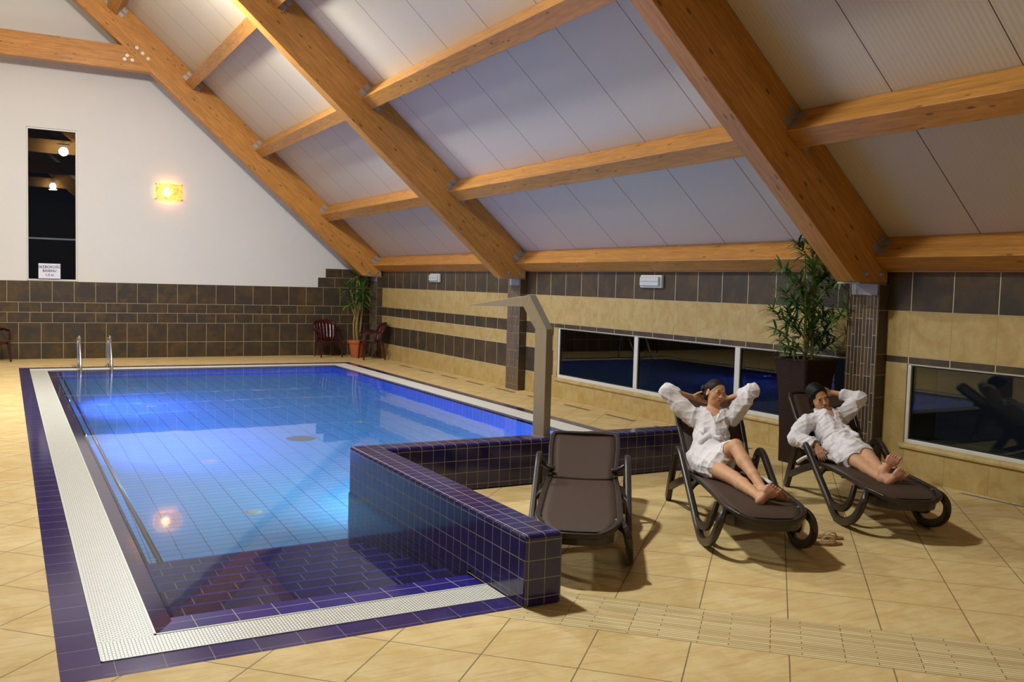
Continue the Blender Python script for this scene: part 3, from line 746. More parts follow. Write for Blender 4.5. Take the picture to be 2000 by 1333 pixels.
# depth sign in the slot window
sg = thing('paper_sign', 'white paper sign reading GŁĘBOKOŚĆ BASENU 1,3 m taped inside the slot window', 'sign', (.813, GY-.004, 1.88))
bm = B(); box(bm, (-.209, -.003, -.162), (.209, 0, .158)); obj('paper', bm, flat('white_paper', rgb(226, 228, 240), .6), sg)
for j, (txt, z, s) in enumerate((('GŁĘBOKOŚĆ', .062, .072), ('BASENU', -.020, .072), ('1,3 m', -.106, .072))):
    cu = bpy.data.curves.new('lettering', 'FONT'); cu.body = txt; cu.size = s; cu.align_x = 'CENTER'; cu.extrude = .0005; cu.offset = .0012
    cu.materials.append(flat('black_print', rgb(28, 28, 40), .6))
    t0 = bpy.data.objects.new('tmp_text', cu); COL.objects.link(t0); bpy.context.view_layer.update(); me = bpy.data.meshes.new_from_object(t0.evaluated_get(bpy.context.evaluated_depsgraph_get())); bpy.data.objects.remove(t0)
    o = bpy.data.objects.new('lettering', me); COL.objects.link(o); o.parent = sg; o.location = (0, -.0045, z); o.rotation_euler = (PI/2, 0, 0)
# emergency lights on the dark tile band
for (y, z, lab) in ((10.35, 1.952, 'white bulkhead emergency light above the strip window'), (17.80, 1.954, 'white bulkhead emergency light in the far bay near the corner')):
    e = thing('emergency_light', lab, 'lamp', (WX-.008, y, z), 0, 'bulkhead emergency lights')
    w = .24; bm = B(); box(bm, (-.05, -w, -.09), (0, w, .09)); obj('housing', bm, flat('white_plastic', rgb(214, 212, 202), .35), e, bevel=.012)
    bm = B(); prism(bm, [(-.085, -.058), (-.05, -.07), (-.05, .07), (-.085, .058)], 1, -w+.03, w-.03); df = obj('diffuser', bm, flat('clear_diffuser', rgb(196, 202, 200), .2), e, bevel=.006)
    bm = B(); box(bm, (-.088, -w+.05, -.004), (-.084, w-.05, .003)); obj('ridge', bm, 'steel', e)
# floor vents along the right wall
fv0 = None
for y0, y1 in ((18.22, 18.90), (17.09, 17.77), (15.93, 16.70), (14.87, 15.54), (13.2, 13.85), (12.03, 12.7), (10.9, 11.38), (10.2, 10.0), (9.2, 9.85), (8.1, 8.7)):
    pass
for k, yc in enumerate((18.56, 17.43, 16.32, 15.2, 14.0, 12.86, 11.7, 10.56, 9.42, 8.28)):
    bm = B(); box(bm, (-.028, -.34, 0), (.028, .34, .004))
    o = obj('floor_vent', bm, flat('vent_grey', rgb(104, 92, 72), .5) if k == 0 else fv0.data.materials[0]); o.location = (7.65, yc, 0)
    if k == 0: fv0 = o
    tag(o, '%s floor slot vent along the side wall, counted from the far corner' % ('first', 'second', 'third', 'fourth', 'fifth', 'sixth', 'seventh', 'eighth', 'ninth', 'tenth')[k], 'vent', 'row of slot vents in the floor')
dr = thing('linear_drain', 'narrow steel drain channel set in the floor below the right window', 'drain', (7.9, 4.9, 0), math.radians(3))
bm = B(); box(bm, (-.022, -.6, -.001), (.022, .5, .003)); obj('channel', bm, 'steel', dr)
bm = B(); box(bm, (-.006, -.58, .003), (.006, .48, .0045)); obj('slot', bm, 'black', dr)

# ------------------------------------------------------------------ pool fittings
gr = thing('grab_rail', 'long steel grab rail running along the left inner side of the pool', 'handrail')
rz_ = -.045; xr = .872
bm = B(); tube(bm, [(xr, 6.22, rz_), (xr, 19.0, rz_)], .021, 14); obj('rail', bm, 'chrome', gr, smooth=True)
y = 6.30
while y < 19:
    bm = B(); tube(bm, [(xr, y, rz_), (LIPX-.01, y, rz_+.012)], .008, 8); obj('bracket', bm, MAT['frame_white'], gr, smooth=True); y += 1.13
ld = thing('pool_ladder', 'polished steel pool ladder with two hooped handrails at the far edge', 'ladder')
for x in (1.24, 1.785):
    pts = smooth_path([(x, 19.86, 0), (x, 19.84, .25), (x-.01, 19.80, .50), (x-.005, 19.70, .61), (x, 19.55, .60), (x, 19.38, .45), (x, 19.20, .15), (x, 19.12, -.05), (x, 19.08, -.4), (x, 19.10, -.95)], 5)
    bm = B(); tube(bm, pts, .024, 12); obj('handrail', bm, 'chrome', ld, smooth=True)
    bm = B(); lathe(bm, [(.055, 0), (.055, .012), (.03, .03), (0, .03)], 18, (x, 19.86)); obj('foot_flange', bm, 'chrome', ld)
for z in (-.12, -.40, -.68):
    bm = B(); box(bm, (1.24, 19.06, z-.015), (1.785, 19.13, z+.01)); obj('tread', bm, 'steel', ld)

# shower column: one folded steel profile
sh = thing('shower_column', 'brushed steel water spout column standing on the low cobalt wall', 'shower')
c0 = Vector((4.42, 7.31, 0)); dl = Vector((-.444, .896, 0)).normalized(); de = Vector((dl.y, -dl.x, 0))
prof = [(0.0, .425), (.125, .425), (.13, 1.44), (.185, 1.517), (.27, 1.646), (.915, 1.637), (.915, 1.645), (.205, 1.761), (0.0, 1.441)]
def sh_part(name, idx, w):
    bm = B(); A = [c0 + dl*prof[i][0] + Vector((0, 0, prof[i][1])) for i in idx]; Bq = [p + de*w for p in A]
    va = [bm.verts.new(p) for p in A]; vb = [bm.verts.new(p) for p in Bq]; n = len(A)
    bm.faces.new(va); bm.faces.new(vb[::-1])
    for i in range(n): bm.faces.new((va[i], va[(i+1) % n], vb[(i+1) % n], vb[i]))
    return obj(name, bm, 'brushed', sh, bevel=.003)
sh_part('column', (0, 1, 2, 8), .115)
sh_part('neck', (2, 3, 4, 7, 8), .115)
sh_part('spout_blade', (4, 5, 6, 7), .115)
bm = B(); q = [c0 - dl*.012 - de*.012, c0 + dl*.14 - de*.012, c0 + dl*.14 + de*.127, c0 - dl*.012 + de*.127]
prism(bm, [(p.x, p.y) for p in q], 2, .4245, .430); obj('base_plate', bm, 'steel', sh)
# ------------------------------------------------------------------ sun loungers
def sling_mat():
    t = NT('brown_mesh_sling'); v = t.coord('Object', (1, 1, 1))
    w1 = t.n('ShaderNodeTexWave', {'Vector': v, 'Scale': 75.0, 'Distortion': .3}, bands_direction='Y'); w2 = t.n('ShaderNodeTexWave', {'Vector': v, 'Scale': 60.0, 'Distortion': .2}, bands_direction='X')
    m = t.math('MULTIPLY', w1.outputs['Fac'], w2.outputs['Fac'])
    t.set(Base_Color=t.mix(m, rgb(56, 40, 29), rgb(92, 70, 54)), Roughness=.6, Specular_IOR_Level=.3); t.bump(m, .35, .003); return t.m
MAT['sling'] = sling_mat()
MAT['brown_plastic'] = flat('dark_brown_resin', rgb(44, 34, 27), .36, 0, .45, (220, .12, .002))
def lounger(label, loc, ang, back_deg):
    """local x runs toward the head end, y to the viewer's left, origin under the front feet"""
    r = thing('sun_lounger', label, 'sun lounger', (loc[0], loc[1], 0), math.radians(ang), 'brown resin sun loungers')
    b = math.radians(back_deg)
    # seat sling and frame
    def sz(s): return .352 + .018*math.sin((s+.6)/1.5*PI)*1.0 - .012*math.exp(-((s-.75)/.22)**2) - .03*max(0, (-.45-s)/.13)**2
    def hw(s):
        f = min(1, max(0, (s+.585)/.30)); f = math.sqrt(max(0, 1-(1-f)**2))
        return (.125 + .13*f) * (1 - .04*min(1, max(0, (s-.7)/.3))) 
    n = 30; ss = [-.585 + (.985+.585)*k/n for k in range(n+1)]
    bm = B(); rows_ = []
    for s in ss: rows_.append([bm.verts.new((s, hw(s)*(1-2*j/8), sz(s)-.006*(1-(1-2*j/8)**2))) for j in range(9)])
    for a, c in zip(rows_, rows_[1:]):
        for j in range(8): bm.faces.new((a[j], a[j+1], c[j+1], c[j]))
    o = obj('seat_sling', bm, 'sling', r, smooth=True); md = o.modifiers.new('t', 'SOLIDIFY'); md.thickness = .006
    path = [(s, hw(s)+.012, sz(s)-.004) for s in reversed(ss)] + [(ss[0]-.014, hw(ss[0])*(1-2*j/6), sz(ss[0])-.006) for j in range(1, 6)] + [(s, -hw(s)-.012, sz(s)-.004) for s in ss]
    bm = B(); rtube(bm, smooth_path(path, 2), .036, .04, (0, 0, 1)); 
    # front skirt below the nose of the seat
    k = [(ss[0]-.008 + .0, y) for y in (.17, .10, 0, -.10, -.17)]
    fr = [(-.36, .262), (-.47, .235), (-.55, .185), (-.588, .125), (-.60, 0), (-.588, -.125), (-.55, -.185), (-.47, -.235), (-.36, -.262)]
    for (a, ya), (c, yc) in zip(fr, fr[1:]):
        v = [bm.verts.new(p) for p in ((a, ya, .335), (c, yc, .335), (c+.02, yc*.97, .245), (a+.02, ya*.97, .245))]; bm.faces.new(v)
        v2 = [bm.verts.new(p) for p in ((a+.018, ya*.95, .335), (c+.018, yc*.95, .335), (c+.034, yc*.93, .25), (a+.034, ya*.93, .25))]; bm.faces.new(v2[::-1])
    for s in (.2, .55, .9): rtube(bm, [(s, -.25, sz(s)-.035), (s, .25, sz(s)-.035)], .03, .03, (0, 0, 1))
    obj('seat_frame', bm, 'brown_plastic', r, smooth=False, bevel=.004)
    # backrest
    px_, pz_ = .965, .365; BL = .80
    dv = Vector((math.cos(b), 0, math.sin(b))); nv = Vector((-math.sin(b), 0, math.cos(b)))
    def bw(q): return (.245 + .022*min(1, q/.45)) * (1 if q < BL-.1 else math.sqrt(max(0, 1-((q-(BL-.1))/.1)**2*.28)))
    def bp(q, y, off=0): return Vector((px_, y, pz_)) + dv*q + nv*(off + .02*math.sin(q/BL*PI) )
    n = 22; qs = [-.03 + (BL+.015)*k/n for k in range(n+1)]
    bm = B(); rows_ = [[bm.verts.new(bp(q, bw(q)*(1-2*j/8), -.01*(1-(1-2*j/8)**2))) for j in range(9)] for q in qs]
    for a, c in zip(rows_, rows_[1:]):
        for j in range(8): bm.faces.new((a[j], a[j+1], c[j+1], c[j]))
    o = obj('back_sling', bm, 'sling', r, smooth=True); md = o.modifiers.new('t', 'SOLIDIFY'); md.thickness = .006
    path = [bp(q, bw(q)+.012) for q in qs] + [bp(BL, bw(BL)*(1-2*j/6)*.96) for j in range(1, 6)] + [bp(q, -bw(q)-.012) for q in reversed(qs)]
    bm = B(); rtube(bm, smooth_path(path, 2), .038, .036, tuple(nv))
    for q in (.25, .55): rtube(bm, [bp(q, -.24, -.035), bp(q, .24, -.035)], .03, .03, tuple(nv))
    obj('back_frame', bm, 'brown_plastic', r, bevel=.004)
    # prop bar behind the back when raised
    if back_deg > 20:
        bm = B(); e = bp(.45, 0, -.04); rtube(bm, [(e.x, -.2, e.z), (e.x+.10, -.2, .33)], .03, .03, (0, 1, 0)); rtube(bm, [(e.x, .2, e.z), (e.x+.10, .2, .33)], .03, .03, (0, 1, 0)); rtube(bm, [(e.x+.10, -.22, .33), (e.x+.10, .22, .33)], .03, .03, (0, 0, 1)); obj('back_prop', bm, 'brown_plastic', r)
    # side frames: front loop foot, long strut, arm arch, rear leg
    for sd in (1, -1):
        y = sd*.345; yi = sd*.275
        sf = bpy.data.objects.new('side_frame', None)
        main = smooth_path([(-.33, sd*.250, .338), (-.40, yi*1.05, .325), (-.435, y*.93, .27), (-.40, y*.985, .18), (-.30, y, .10), (-.16, y, .048), (-.03, y, .030), (.05, y, .045), (.13, y, .085), (.42, y, .255), (.72, y, .43), (.83, y, .49), (.92, y, .515), (1.0, y, .50), (1.06, y, .44), (1.14, y, .31), (1.24, y, .14), (1.31, y, .022)], 4)
        n = len(main); ws = []
        for k_, p in enumerate(main):
            f = k_/(n-1); ws.append(.066 if f < .8 else .066 + .026*math.sin((f-.8)/.2*PI*.75))
        bm = B(); rtube(bm, main, .046, ws, (0, 1, 0), k=.45)
        # tie from strut to seat rail, web behind the foot loop, rear arc web
        rtube(bm, smooth_path([(.46, y, .29), (.5, y*.9, .315), (.52, yi, .335)], 3), .035, .05, (0, 0, 1))
        rtube(bm, smooth_path([(.20, y, .125), (.06, y*.99, .115), (-.10, y*.96, .145), (-.16, y*.9, .22), (-.13, yi*.98, .33)], 4), .034, .06, (0, 1, 0))
        rtube(bm, smooth_path([(1.24, y, .13), (1.05, y, .20), (.86, y*.95, .27), (.70, yi, .33)], 4), .036, .06, (0, 1, 0))
        box(bm, (-.035, y-.018, 0), (.05, y+.018, .03)); box(bm, (1.29, y-.018, 0), (1.34, y+.018, .03))
        o = obj('side_frame', bm, 'brown_plastic', r, bevel=.003)
        bm = B(); tube(bm, smooth_path([(1.0, y*.95, .45), (.99, y*.86, .43), (.975, sd*.262, .415), (.972, sd*.225, .41)], 4), .021, 12); obj('hinge_knob', bm, 'brown_plastic', r, smooth=True)
    return r
lo1 = lounger('empty brown mesh sun lounger standing right behind the low cobalt wall', (3.42, 5.15), 55.5, 15)
lo2 = lounger('brown sun lounger carrying the woman with both arms behind her head', (4.765, 4.935), 62, 40)
lo3 = lounger('brown sun lounger nearest the mosaic pilaster, carrying the woman looking at the camera', (6.195, 4.94), 62, 40)

# ------------------------------------------------------------------ monobloc chairs
MAT['burgundy'] = flat('burgundy_plastic', rgb(66, 16, 22), .16, 0, .6)
def chair(label, loc, rz, first=[None]):
    """seat faces local -y"""
    if first[0] is not None:
        r = first[0].copy(); COL.objects.link(r); r.location = (loc[0], loc[1], 0); r.rotation_euler = (0, 0, rz); r['label'] = label
        for ch in list(first[0].children):
            c = ch.copy(); COL.objects.link(c); c.parent = r
        return r
    r = thing('plastic_armchair', label, 'chair', (loc[0], loc[1], 0), rz, 'burgundy plastic chairs'); first[0] = r
    bm = B(); N = 9; g = []
    for i in range(N):
        v = -.22+.44*i/(N-1); g.append([bm.verts.new((u, v, .41 + .02*(1-(u/.24)**2)*-.6 - .02*(v > .1)*(v-.1)/.12 - .02*max(0, -v-.17)/.05)) for u in [(-.235+.47*j/(N-1))*(1-.10*(v+.22)/.44) for j in range(N)]])
    for a, c in zip(g, g[1:]):
        for j in range(N-1): bm.faces.new((a[j], a[j+1], c[j+1], c[j]))
    o = obj('seat', bm, 'burgundy', r, smooth=True); md = o.modifiers.new('s', 'SOLIDIFY'); md.thickness = .022
    # back: curved shell cut into slats
    def bk(u, h):   # u -1..1, h 0..1
        half = .24+.055*math.sin(min(1, h*1.1)*PI*.5); a = u*1.0
        return Vector((half*math.sin(a)/math.sin(1.0), .20+.14*h - .10*(1-math.cos(a))/(1-math.cos(1.0))*(.9), .42+.46*h*(1-.16*u*u)))
    bm = B(); ns = 7
    for k in range(ns):
        u0 = -.86+1.72*k/ns+.025; u1 = -.86+1.72*(k+1)/ns-.025; st = []
        for h in [i/8*.9 for i in range(9)]: st.append([bm.verts.new(bk(u, h)) for u in (u0, (u0+u1)/2, u1)])
        for a, c in zip(st, st[1:]):
            for j in range(2): bm.faces.new((a[j], a[j+1], c[j+1], c[j]))
    st = []
    for h in (.86, .92, .97, 1.0): st.append([bm.verts.new(bk(-1+2*i/16, h)) for i in range(17)])
    for a, c in zip(st, st[1:]):
        for j in range(16): bm.faces.new((a[j], a[j+1], c[j+1], c[j]))
    st = []
    for h in (-.03, .05): st.append([bm.verts.new(bk(-.9+1.8*i/16, h)) for i in range(17)])
    for a, c in zip(st, st[1:]):
        for j in range(16): bm.faces.new((a[j], a[j+1], c[j+1], c[j]))
    o = obj('backrest', bm, 'burgundy', r, smooth=True); md = o.modifiers.new('s', 'SOLIDIFY'); md.thickness = .016
    for s in (-1, 1):
        pts = smooth_path([bk(s*1.0, .93), bk(s*1.0, .6)+Vector((s*.01, -.03, 0)), (s*.285, .03, .665), (s*.285, -.10, .645), (s*.28, -.19, .635), (s*.268, -.225, .58), (s*.262, -.235, .45)], 5)
        bm = B(); rtube(bm, pts, .022, .05, (0, 0, 1) if False else (s, .2, .2)); obj('armrest', bm, 'burgundy', r, bevel=.004)
        for yy, bend in ((-.225, -.035), (.20, .06)):
            bm = B(); x0 = s*(.235 if yy < 0 else .20)
            rtube(bm, [(x0, yy, .42), (x0+s*.014, yy+bend*.4, .25), (x0+s*.03, yy+bend, .0)], [.05, .042, .03], [.055, .046, .032], (s, 0, 0)); obj('leg', bm, 'burgundy', r, bevel=.004)
    return r
chair('burgundy plastic armchair facing the pool in front of the dark tiled back wall', (6.78, 21.42-.05), math.radians(4))
chair('burgundy plastic armchair turned sideways in front of the terracotta pot', (7.58, 20.5), math.radians(-96))
chair('burgundy plastic armchair cut off by the left edge of the picture', (-.28, 21.35), math.radians(30))

# ------------------------------------------------------------------ flip-flops
MAT['straw'] = flat('straw_sole', rgb(150, 116, 74), .7, 0, .3, (160, .3, .002))
MAT['strap'] = flat('pale_strap', rgb(176, 150, 110), .5)
def flipflop(label, loc, rz):
    r = thing('flip_flop', label, 'sandal', (loc[0], loc[1], 0), rz, 'pair of flip-flops')
    out = []
    for k in range(28):
        a = 2*PI*k/28; x = .125*math.cos(a); w = .040 + .008*math.cos(a) - .006*math.cos(2*a+.4)
        out.append((x, w*math.sin(a)))
    bm = B(); prism(bm, out, 2, .0, .018); obj('sole', bm, 'straw', r, bevel=.003)
    bm = B()
    for s in (-1, 1): tube(bm, smooth_path([(.070, 0, .018), (.06, s*.012, .045), (.02, s*.038, .05), (-.02, s*.044, .018)], 5), .0055, 8, flat_=(1, .6))
    obj('strap', bm, 'strap', r, smooth=True); return r
flipflop('tan flip-flop nearest the camera, of the pair beside the second lounger', (5.28, 4.67), math.radians(-25))
flipflop('tan flip-flop lying just behind its mate on the floor', (5.42, 4.79), math.radians(-38))

# ------------------------------------------------------------------ plants
def leaf_mat(name, c1, c2):
    t = NT(name); at = t.n('ShaderNodeObjectInfo'); n = t.noise(t.coord('Object'), 5, 2)
    t.set(Base_Color=t.mix(t.ramp(n, [(.35, (0, 0, 0, 1)), (.65, (1, 1, 1, 1))]), c1, c2), Roughness=.4, Specular_IOR_Level=.4); return t.m
MAT['yucca'] = leaf_mat('yucca_leaf', rgb(44, 84, 34), rgb(96, 138, 48)); MAT['bamboo'] = leaf_mat('bamboo_leaf', rgb(48, 90, 52), rgb(124, 156, 80))
MAT['bark'] = flat('yucca_bark', rgb(150, 122, 76), .8, 0, .3, (40, .5, .01)); MAT['cane'] = flat('bamboo_cane', rgb(118, 116, 52), .5)
MAT['soil'] = flat('dark_soil', rgb(40, 30, 24), .9)
def blade(bm, base, dr, L, w, droop, nseg=6, fold=.25, up=Vector((0, 0, 1))):
    d = Vector(dr).normalized(); side = d.cross(up)
    if side.length < .05: side = d.cross(Vector((1, 0, 0)))
    side.normalize(); p = Vector(base); prev = None
    for k in range(nseg+1):
        f = k/nseg; ww = w*(math.sin(PI*min(1, .12+.88*f)))**.8*.5 if f < 1 else .0005
        nrm = side.cross(d).normalized()
        ring = [bm.verts.new(p - side*ww), bm.verts.new(p - nrm*ww*fold), bm.verts.new(p + side*ww)]
        if prev:
            for j in range(2): bm.faces.new((prev[j], prev[j+1], ring[j+1], ring[j]))
        prev = ring; p = p + d*(L/nseg); d = (d - up*droop/nseg*(0.4+f)).normalized()
yc = thing('potted_yucca', 'drooping yucca with bare canes in a terracotta pot in the far corner', 'plant', (7.42, 21.12, 0))
bm = B(); lathe(bm, [(.0, 0), (.125, 0), (.14, .03), (.19, .30), (.192, .335), (.215, .34), (.222, .40), (.215, .42), (.20, .42), (.195, .37), (0, .37)], 30)
obj('terracotta_pot', bm, flat('terracotta', rgb(176, 92, 50), .7), yc, smooth=True, bevel=.002)
bm = B(); lathe(bm, [(0, .385), (.195, .375)], 20); obj('soil', bm, 'soil', yc)
canes = [([(0.02, 0, .37), (-.02, -.02, .7), (.0, -.02, 1.0), (.04, -.03, 1.35)], .032), ([(.06, .03, .37), (.1, .05, .75), (.13, .05, 1.1), (.14, .04, 1.62)], .028), ([(-.05, .04, .37), (-.07, .05, .8), (-.02, .05, 1.2), (-.0, .04, 1.95)], .024), ([(-.03, -.03, .9), (-.12, -.05, 1.1), (-.22, -.06, 1.32)], .014), ([(0.0, .0, 1.15), (-.1, -.05, 1.25), (-.2, -.05, 1.62)], .014)]
for pts, r_ in canes:
    bm = B(); tube(bm, smooth_path(pts, 5), r_, 9); obj('cane', bm, 'bark', yc, smooth=True)
for tip, n, L0 in (((.05, -.04, 1.38), 34, .50), ((.15, .04, 1.64), 34, .52), ((0, .04, 1.97), 16, .46), ((-.22, -.06, 1.33), 14, .30), ((-.2, -.05, 1.64), 18, .40)):
    bm = B()
    for k in range(n):
        a = k*2.4; el = 1.15 - 1.5*(k/n); d = (math.cos(a)*math.cos(el), math.sin(a)*math.cos(el), math.sin(el))
        b0 = Vector(tip) + Vector((0, 0, .04-.12*k/n)); L_ = L0*rnd.uniform(.75, 1.1)
        # keep leaves clear of the walls
        if b0.x+yc.location.x + d[0]*L_ > 7.80 and b0.y < .6: d = (d[0]*.3, d[1], d[2])
        if b0.y+yc.location.y + d[1]*L_ > 21.78: d = (d[0], d[1]*.4, d[2])
        blade(bm, b0, d, L_, .042, 1.9 - 1.1*max(0, el))
    o = obj('leaf_rosette', bm, 'yucca', yc, smooth=True)
bb = thing('potted_bamboo', 'tall artificial bamboo in a tapered dark woven planter beside the pilaster', 'plant', (7.60, 7.12, 0), 0)
def wicker():
    t = NT('dark_wicker'); v = t.coord('UV')
    bk = brick(t, v, .026, .013, .002, rgb(64, 42, 30), rgb(54, 36, 26), rgb(20, 14, 10), .5)
    t.set(Base_Color=bk.outputs['Color'], Roughness=.8, Specular_IOR_Level=.15); t.bump(t.math('SUBTRACT', 1.0, bk.outputs['Fac']), .6, .004); return t.m
bm = B(); hs = [(0, .175), (.3, .178), (.7, .195), (.95, .215), (1.11, .238), (1.13, .245), (1.145, .24)]
rngs = []
for z, hwid in hs:
    c = .02; rngs.append([bm.verts.new((x*hwid, y*hwid, z)) for x, y in ((-.92, -1), (.92, -1), (1, -.92), (1, .92), (.92, 1), (-.92, 1), (-1, .92), (-1, -.92))])
for a, c in zip(rngs, rngs[1:]):
    for j in range(8): bm.faces.new((a[j], a[(j+1) % 8], c[(j+1) % 8], c[j]))
inn = [bm.verts.new((v.co.x*.86, v.co.y*.86, 1.145)) for v in rngs[-1]]; dn = [bm.verts.new((v.co.x*.82, v.co.y*.82, 1.08)) for v in rngs[-1]]
for j in range(8): bm.faces.new((rngs[-1][j], rngs[-1][(j+1) % 8], inn[(j+1) % 8], inn[j])); bm.faces.new((inn[j], inn[(j+1) % 8], dn[(j+1) % 8], dn[j]))
bm.faces.new(rngs[0][::-1]); boxuv(bm)
pl_o = obj('woven_planter', bm, wicker(), bb)
bm = B(); box(bm, (-.2, -.2, 1.05), (.2, .2, 1.09)); obj('soil', bm, 'soil', bb)
stems = [[(-.04, -.02, 1.05), (-.045, -.02, 1.5), (-.05, 0, 1.9), (-.08, 0, 2.25)], [(.06, -.03, 1.05), (.07, -.02, 1.6), (.06, 0, 2.05), (.0, 0, 2.58)], [(.04, .06, 1.05), (.10, .04, 1.5), (.16, .02, 2.1)]]
for s_ in stems:
    bm = B(); pts = smooth_path(s_, 6); tube(bm, pts, [.017*(1-.55*k/len(pts)) for k in range(len(pts))], 8); obj('cane', bm, 'cane', bb, smooth=True)
camd = Vector((-.73, -.68, 0))
R1 = random.Random(21); sd_ = Vector((.87, -.485, 0))
sprays = [(-.02, 2.62, .13, 11), (-.05, 2.48, .15, 10), (-.14, 2.38, .18, 9), (.06, 2.38, .16, 9), (-.3, 2.12, .2, 8), (.05, 2.15, .22, 10), (.22, 2.10, .24, 10), (-.12, 2.0, .2, 10), (.1, 1.98, .2, 10), (.34, 2.02, .2, 8), (-.25, 1.84, .24, 10),
          (-.05, 1.82, .2, 10), (.12, 1.80, .2, 9), (-.38, 1.66, .22, 9), (-.2, 1.62, .22, 10), (.0, 1.66, .22, 10), (.2, 1.66, .22, 10), (.42, 1.68, .2, 9), (-.33, 1.46, .22, 9), (-.14, 1.50, .2, 9), (.05, 1.48, .2, 10), (.24, 1.48, .22, 10), (-.22, 1.28, .22, 9), (.1, 1.33, .18, 8), (.28, 1.30, .24, 10)]
bmt = B()
bms = []
for si, (lx, z, L0, n) in enumerate(sprays):
    bm = B(); dep = R1.uniform(-.16, .16); e = sd_*lx + camd*dep + Vector((0, 0, z))
    st = Vector((0.02, 0, max(1.15, z-.22-abs(lx)*.3)))
    tube(bmt, smooth_path([st, st.lerp(e, .5)+Vector((0, 0, .05)), e], 4), .0045, 5)
    for c in range(4):
        base = st.lerp(e, .52+.16*c)
        for k in range(n+3):
            a = R1.uniform(0, 2*PI); el = R1.uniform(-.45, .9); out = (sd_*(1 if lx > 0 else -1)*.5 if abs(lx) > .1 else Vector((0, 0, .5)))
            d = Vector((math.cos(a)*math.cos(el), math.sin(a)*math.cos(el), math.sin(el))) + out*1.1
            dd = d.normalized(); L_ = L0*R1.uniform(.65, 1.05)
            if (base.x + 7.60 + dd.x*L_) > 7.93: dd.x = -abs(dd.x)*.3
            blade(bm, base, dd, L_, .026, .9, 4)
    if (e.x+7.6) > 7.9: bmesh.ops.translate(bm, verts=bm.verts, vec=(7.85-(e.x+7.6), 0, 0))
    obj('leaf_spray', bm, 'bamboo', bb, smooth=True)
obj('twigs', bmt, 'cane', bb)
# ------------------------------------------------------------------ people: smooth-union distance fields meshed with surface nets
class Field:
    def __init__(s, lo, hi, h):
        s.h = h; s.lo = np.array(lo, float); s.n = np.ceil((np.array(hi)-s.lo)/h).astype(int)+1
        s.A = np.full(s.n, 1.0, np.float32)
    def sub(s, lo, hi):
        a = np.clip(np.floor((np.array(lo)-s.lo)/s.h).astype(int), 0, s.n); b = np.clip(np.ceil((np.array(hi)-s.lo)/s.h).astype(int)+1, 0, s.n)
        if (b <= a).any(): return None
        ax = [s.lo[i]+s.h*np.arange(a[i], b[i]) for i in range(3)]
        P = np.stack(np.meshgrid(*ax, indexing='ij'), -1).astype(np.float32)
        return tuple(slice(a[i], b[i]) for i in range(3)), P
    def put(s, d, sl, k, op='u'):
        A = s.A[sl]
        if op == 'u':
            if k > 0: hh = np.clip(.5+.5*(A-d)/k, 0, 1); s.A[sl] = A*(1-hh) + d*hh - k*hh*(1-hh)
            else: s.A[sl] = np.minimum(A, d)
        else:
            d = -d
            if k > 0: hh = np.clip(.5-.5*(A-d)/k, 0, 1); s.A[sl] = A*(1-hh) + d*hh + k*hh*(1-hh)
            else: s.A[sl] = np.maximum(A, d)
    def cap(s, a, b, ra, rb=None, k=.02, op='u', flat_=None):
        a = np.array(a, float); b = np.array(b, float); rb = ra if rb is None else rb; R = max(ra, rb)+k+.02
        r = s.sub(np.minimum(a, b)-R, np.maximum(a, b)+R)
        if r is None: return s
        sl, P = r; ab = b-a; t = np.clip(((P-a)@ab)/max(ab@ab, 1e-9), 0, 1)
        q = P-(a+t[..., None]*ab)
        if flat_ is not None:     # squash along a direction
            n, f = flat_; n = np.array(n, float); n /= np.linalg.norm(n); q = q + (q@n)[..., None]*n*(1/f-1)
        d = np.linalg.norm(q, axis=-1) - (ra+(rb-ra)*t)
        s.put(d, sl, k, op); return s
    def ell(s, c, r, ax=None, k=.02, op='u'):
        c = np.array(c, float); r = np.array(r, float); R = r.max()+k+.02
        q_ = s.sub(c-R, c+R)
        if q_ is None: return s
        sl, P = q_; q = P-c
        if ax is not None: q = q@np.array(ax, float).T
        l = np.linalg.norm(q/r, axis=-1); g = np.linalg.norm(q/(r*r), axis=-1)
        d = l*(l-1)/np.maximum(g, 1e-6)
        s.put(d, sl, k, op); return s
    def mesh(s):
        A = s.A; h = s.h; n = np.array(A.shape); S = A < 0; cn = n-1; cid = lambda i, j, k: (i*cn[1]+j)*cn[2]+k
        N = int(cn.prod()); acc = [np.zeros(N) for _ in range(3)]; cnt = np.zeros(N); quads = []
        for ax in range(3):
            sl0 = [slice(None)]*3; sl1 = [slice(None)]*3; sl0[ax] = slice(0, -1); sl1[ax] = slice(1, None)
            C = S[tuple(sl0)] != S[tuple(sl1)]; I = np.argwhere(C)
            o1, o2 = (ax+1) % 3, (ax+2) % 3
            I = I[(I[:, o1] > 0) & (I[:, o1] < cn[o1]) & (I[:, o2] > 0) & (I[:, o2] < cn[o2])]
            J = I.copy(); J[:, ax] += 1; a0 = A[I[:, 0], I[:, 1], I[:, 2]]; a1 = A[J[:, 0], J[:, 1], J[:, 2]]
            t = a0/(a0-a1); P = I.astype(float); P[:, ax] += t; ins = a0 < 0; ids = []
            for d1, d2 in ((0, 0), (-1, 0), (-1, -1), (0, -1)):
                K = I.copy(); K[:, o1] += d1; K[:, o2] += d2; c = cid(K[:, 0], K[:, 1], K[:, 2]); ids.append(c)
                for q in range(3): acc[q] += np.bincount(c, P[:, q], N)
                cnt += np.bincount(c, minlength=N)
            Q = np.stack(ids, 1); Q[~ins] = Q[~ins][:, ::-1]; quads.append(Q)
        Q = np.concatenate(quads); u, inv = np.unique(Q, return_inverse=True); inv = inv.reshape(Q.shape)
        V = np.stack([acc[q][u]/cnt[u] for q in range(3)], 1)*h + s.lo
        return V, inv
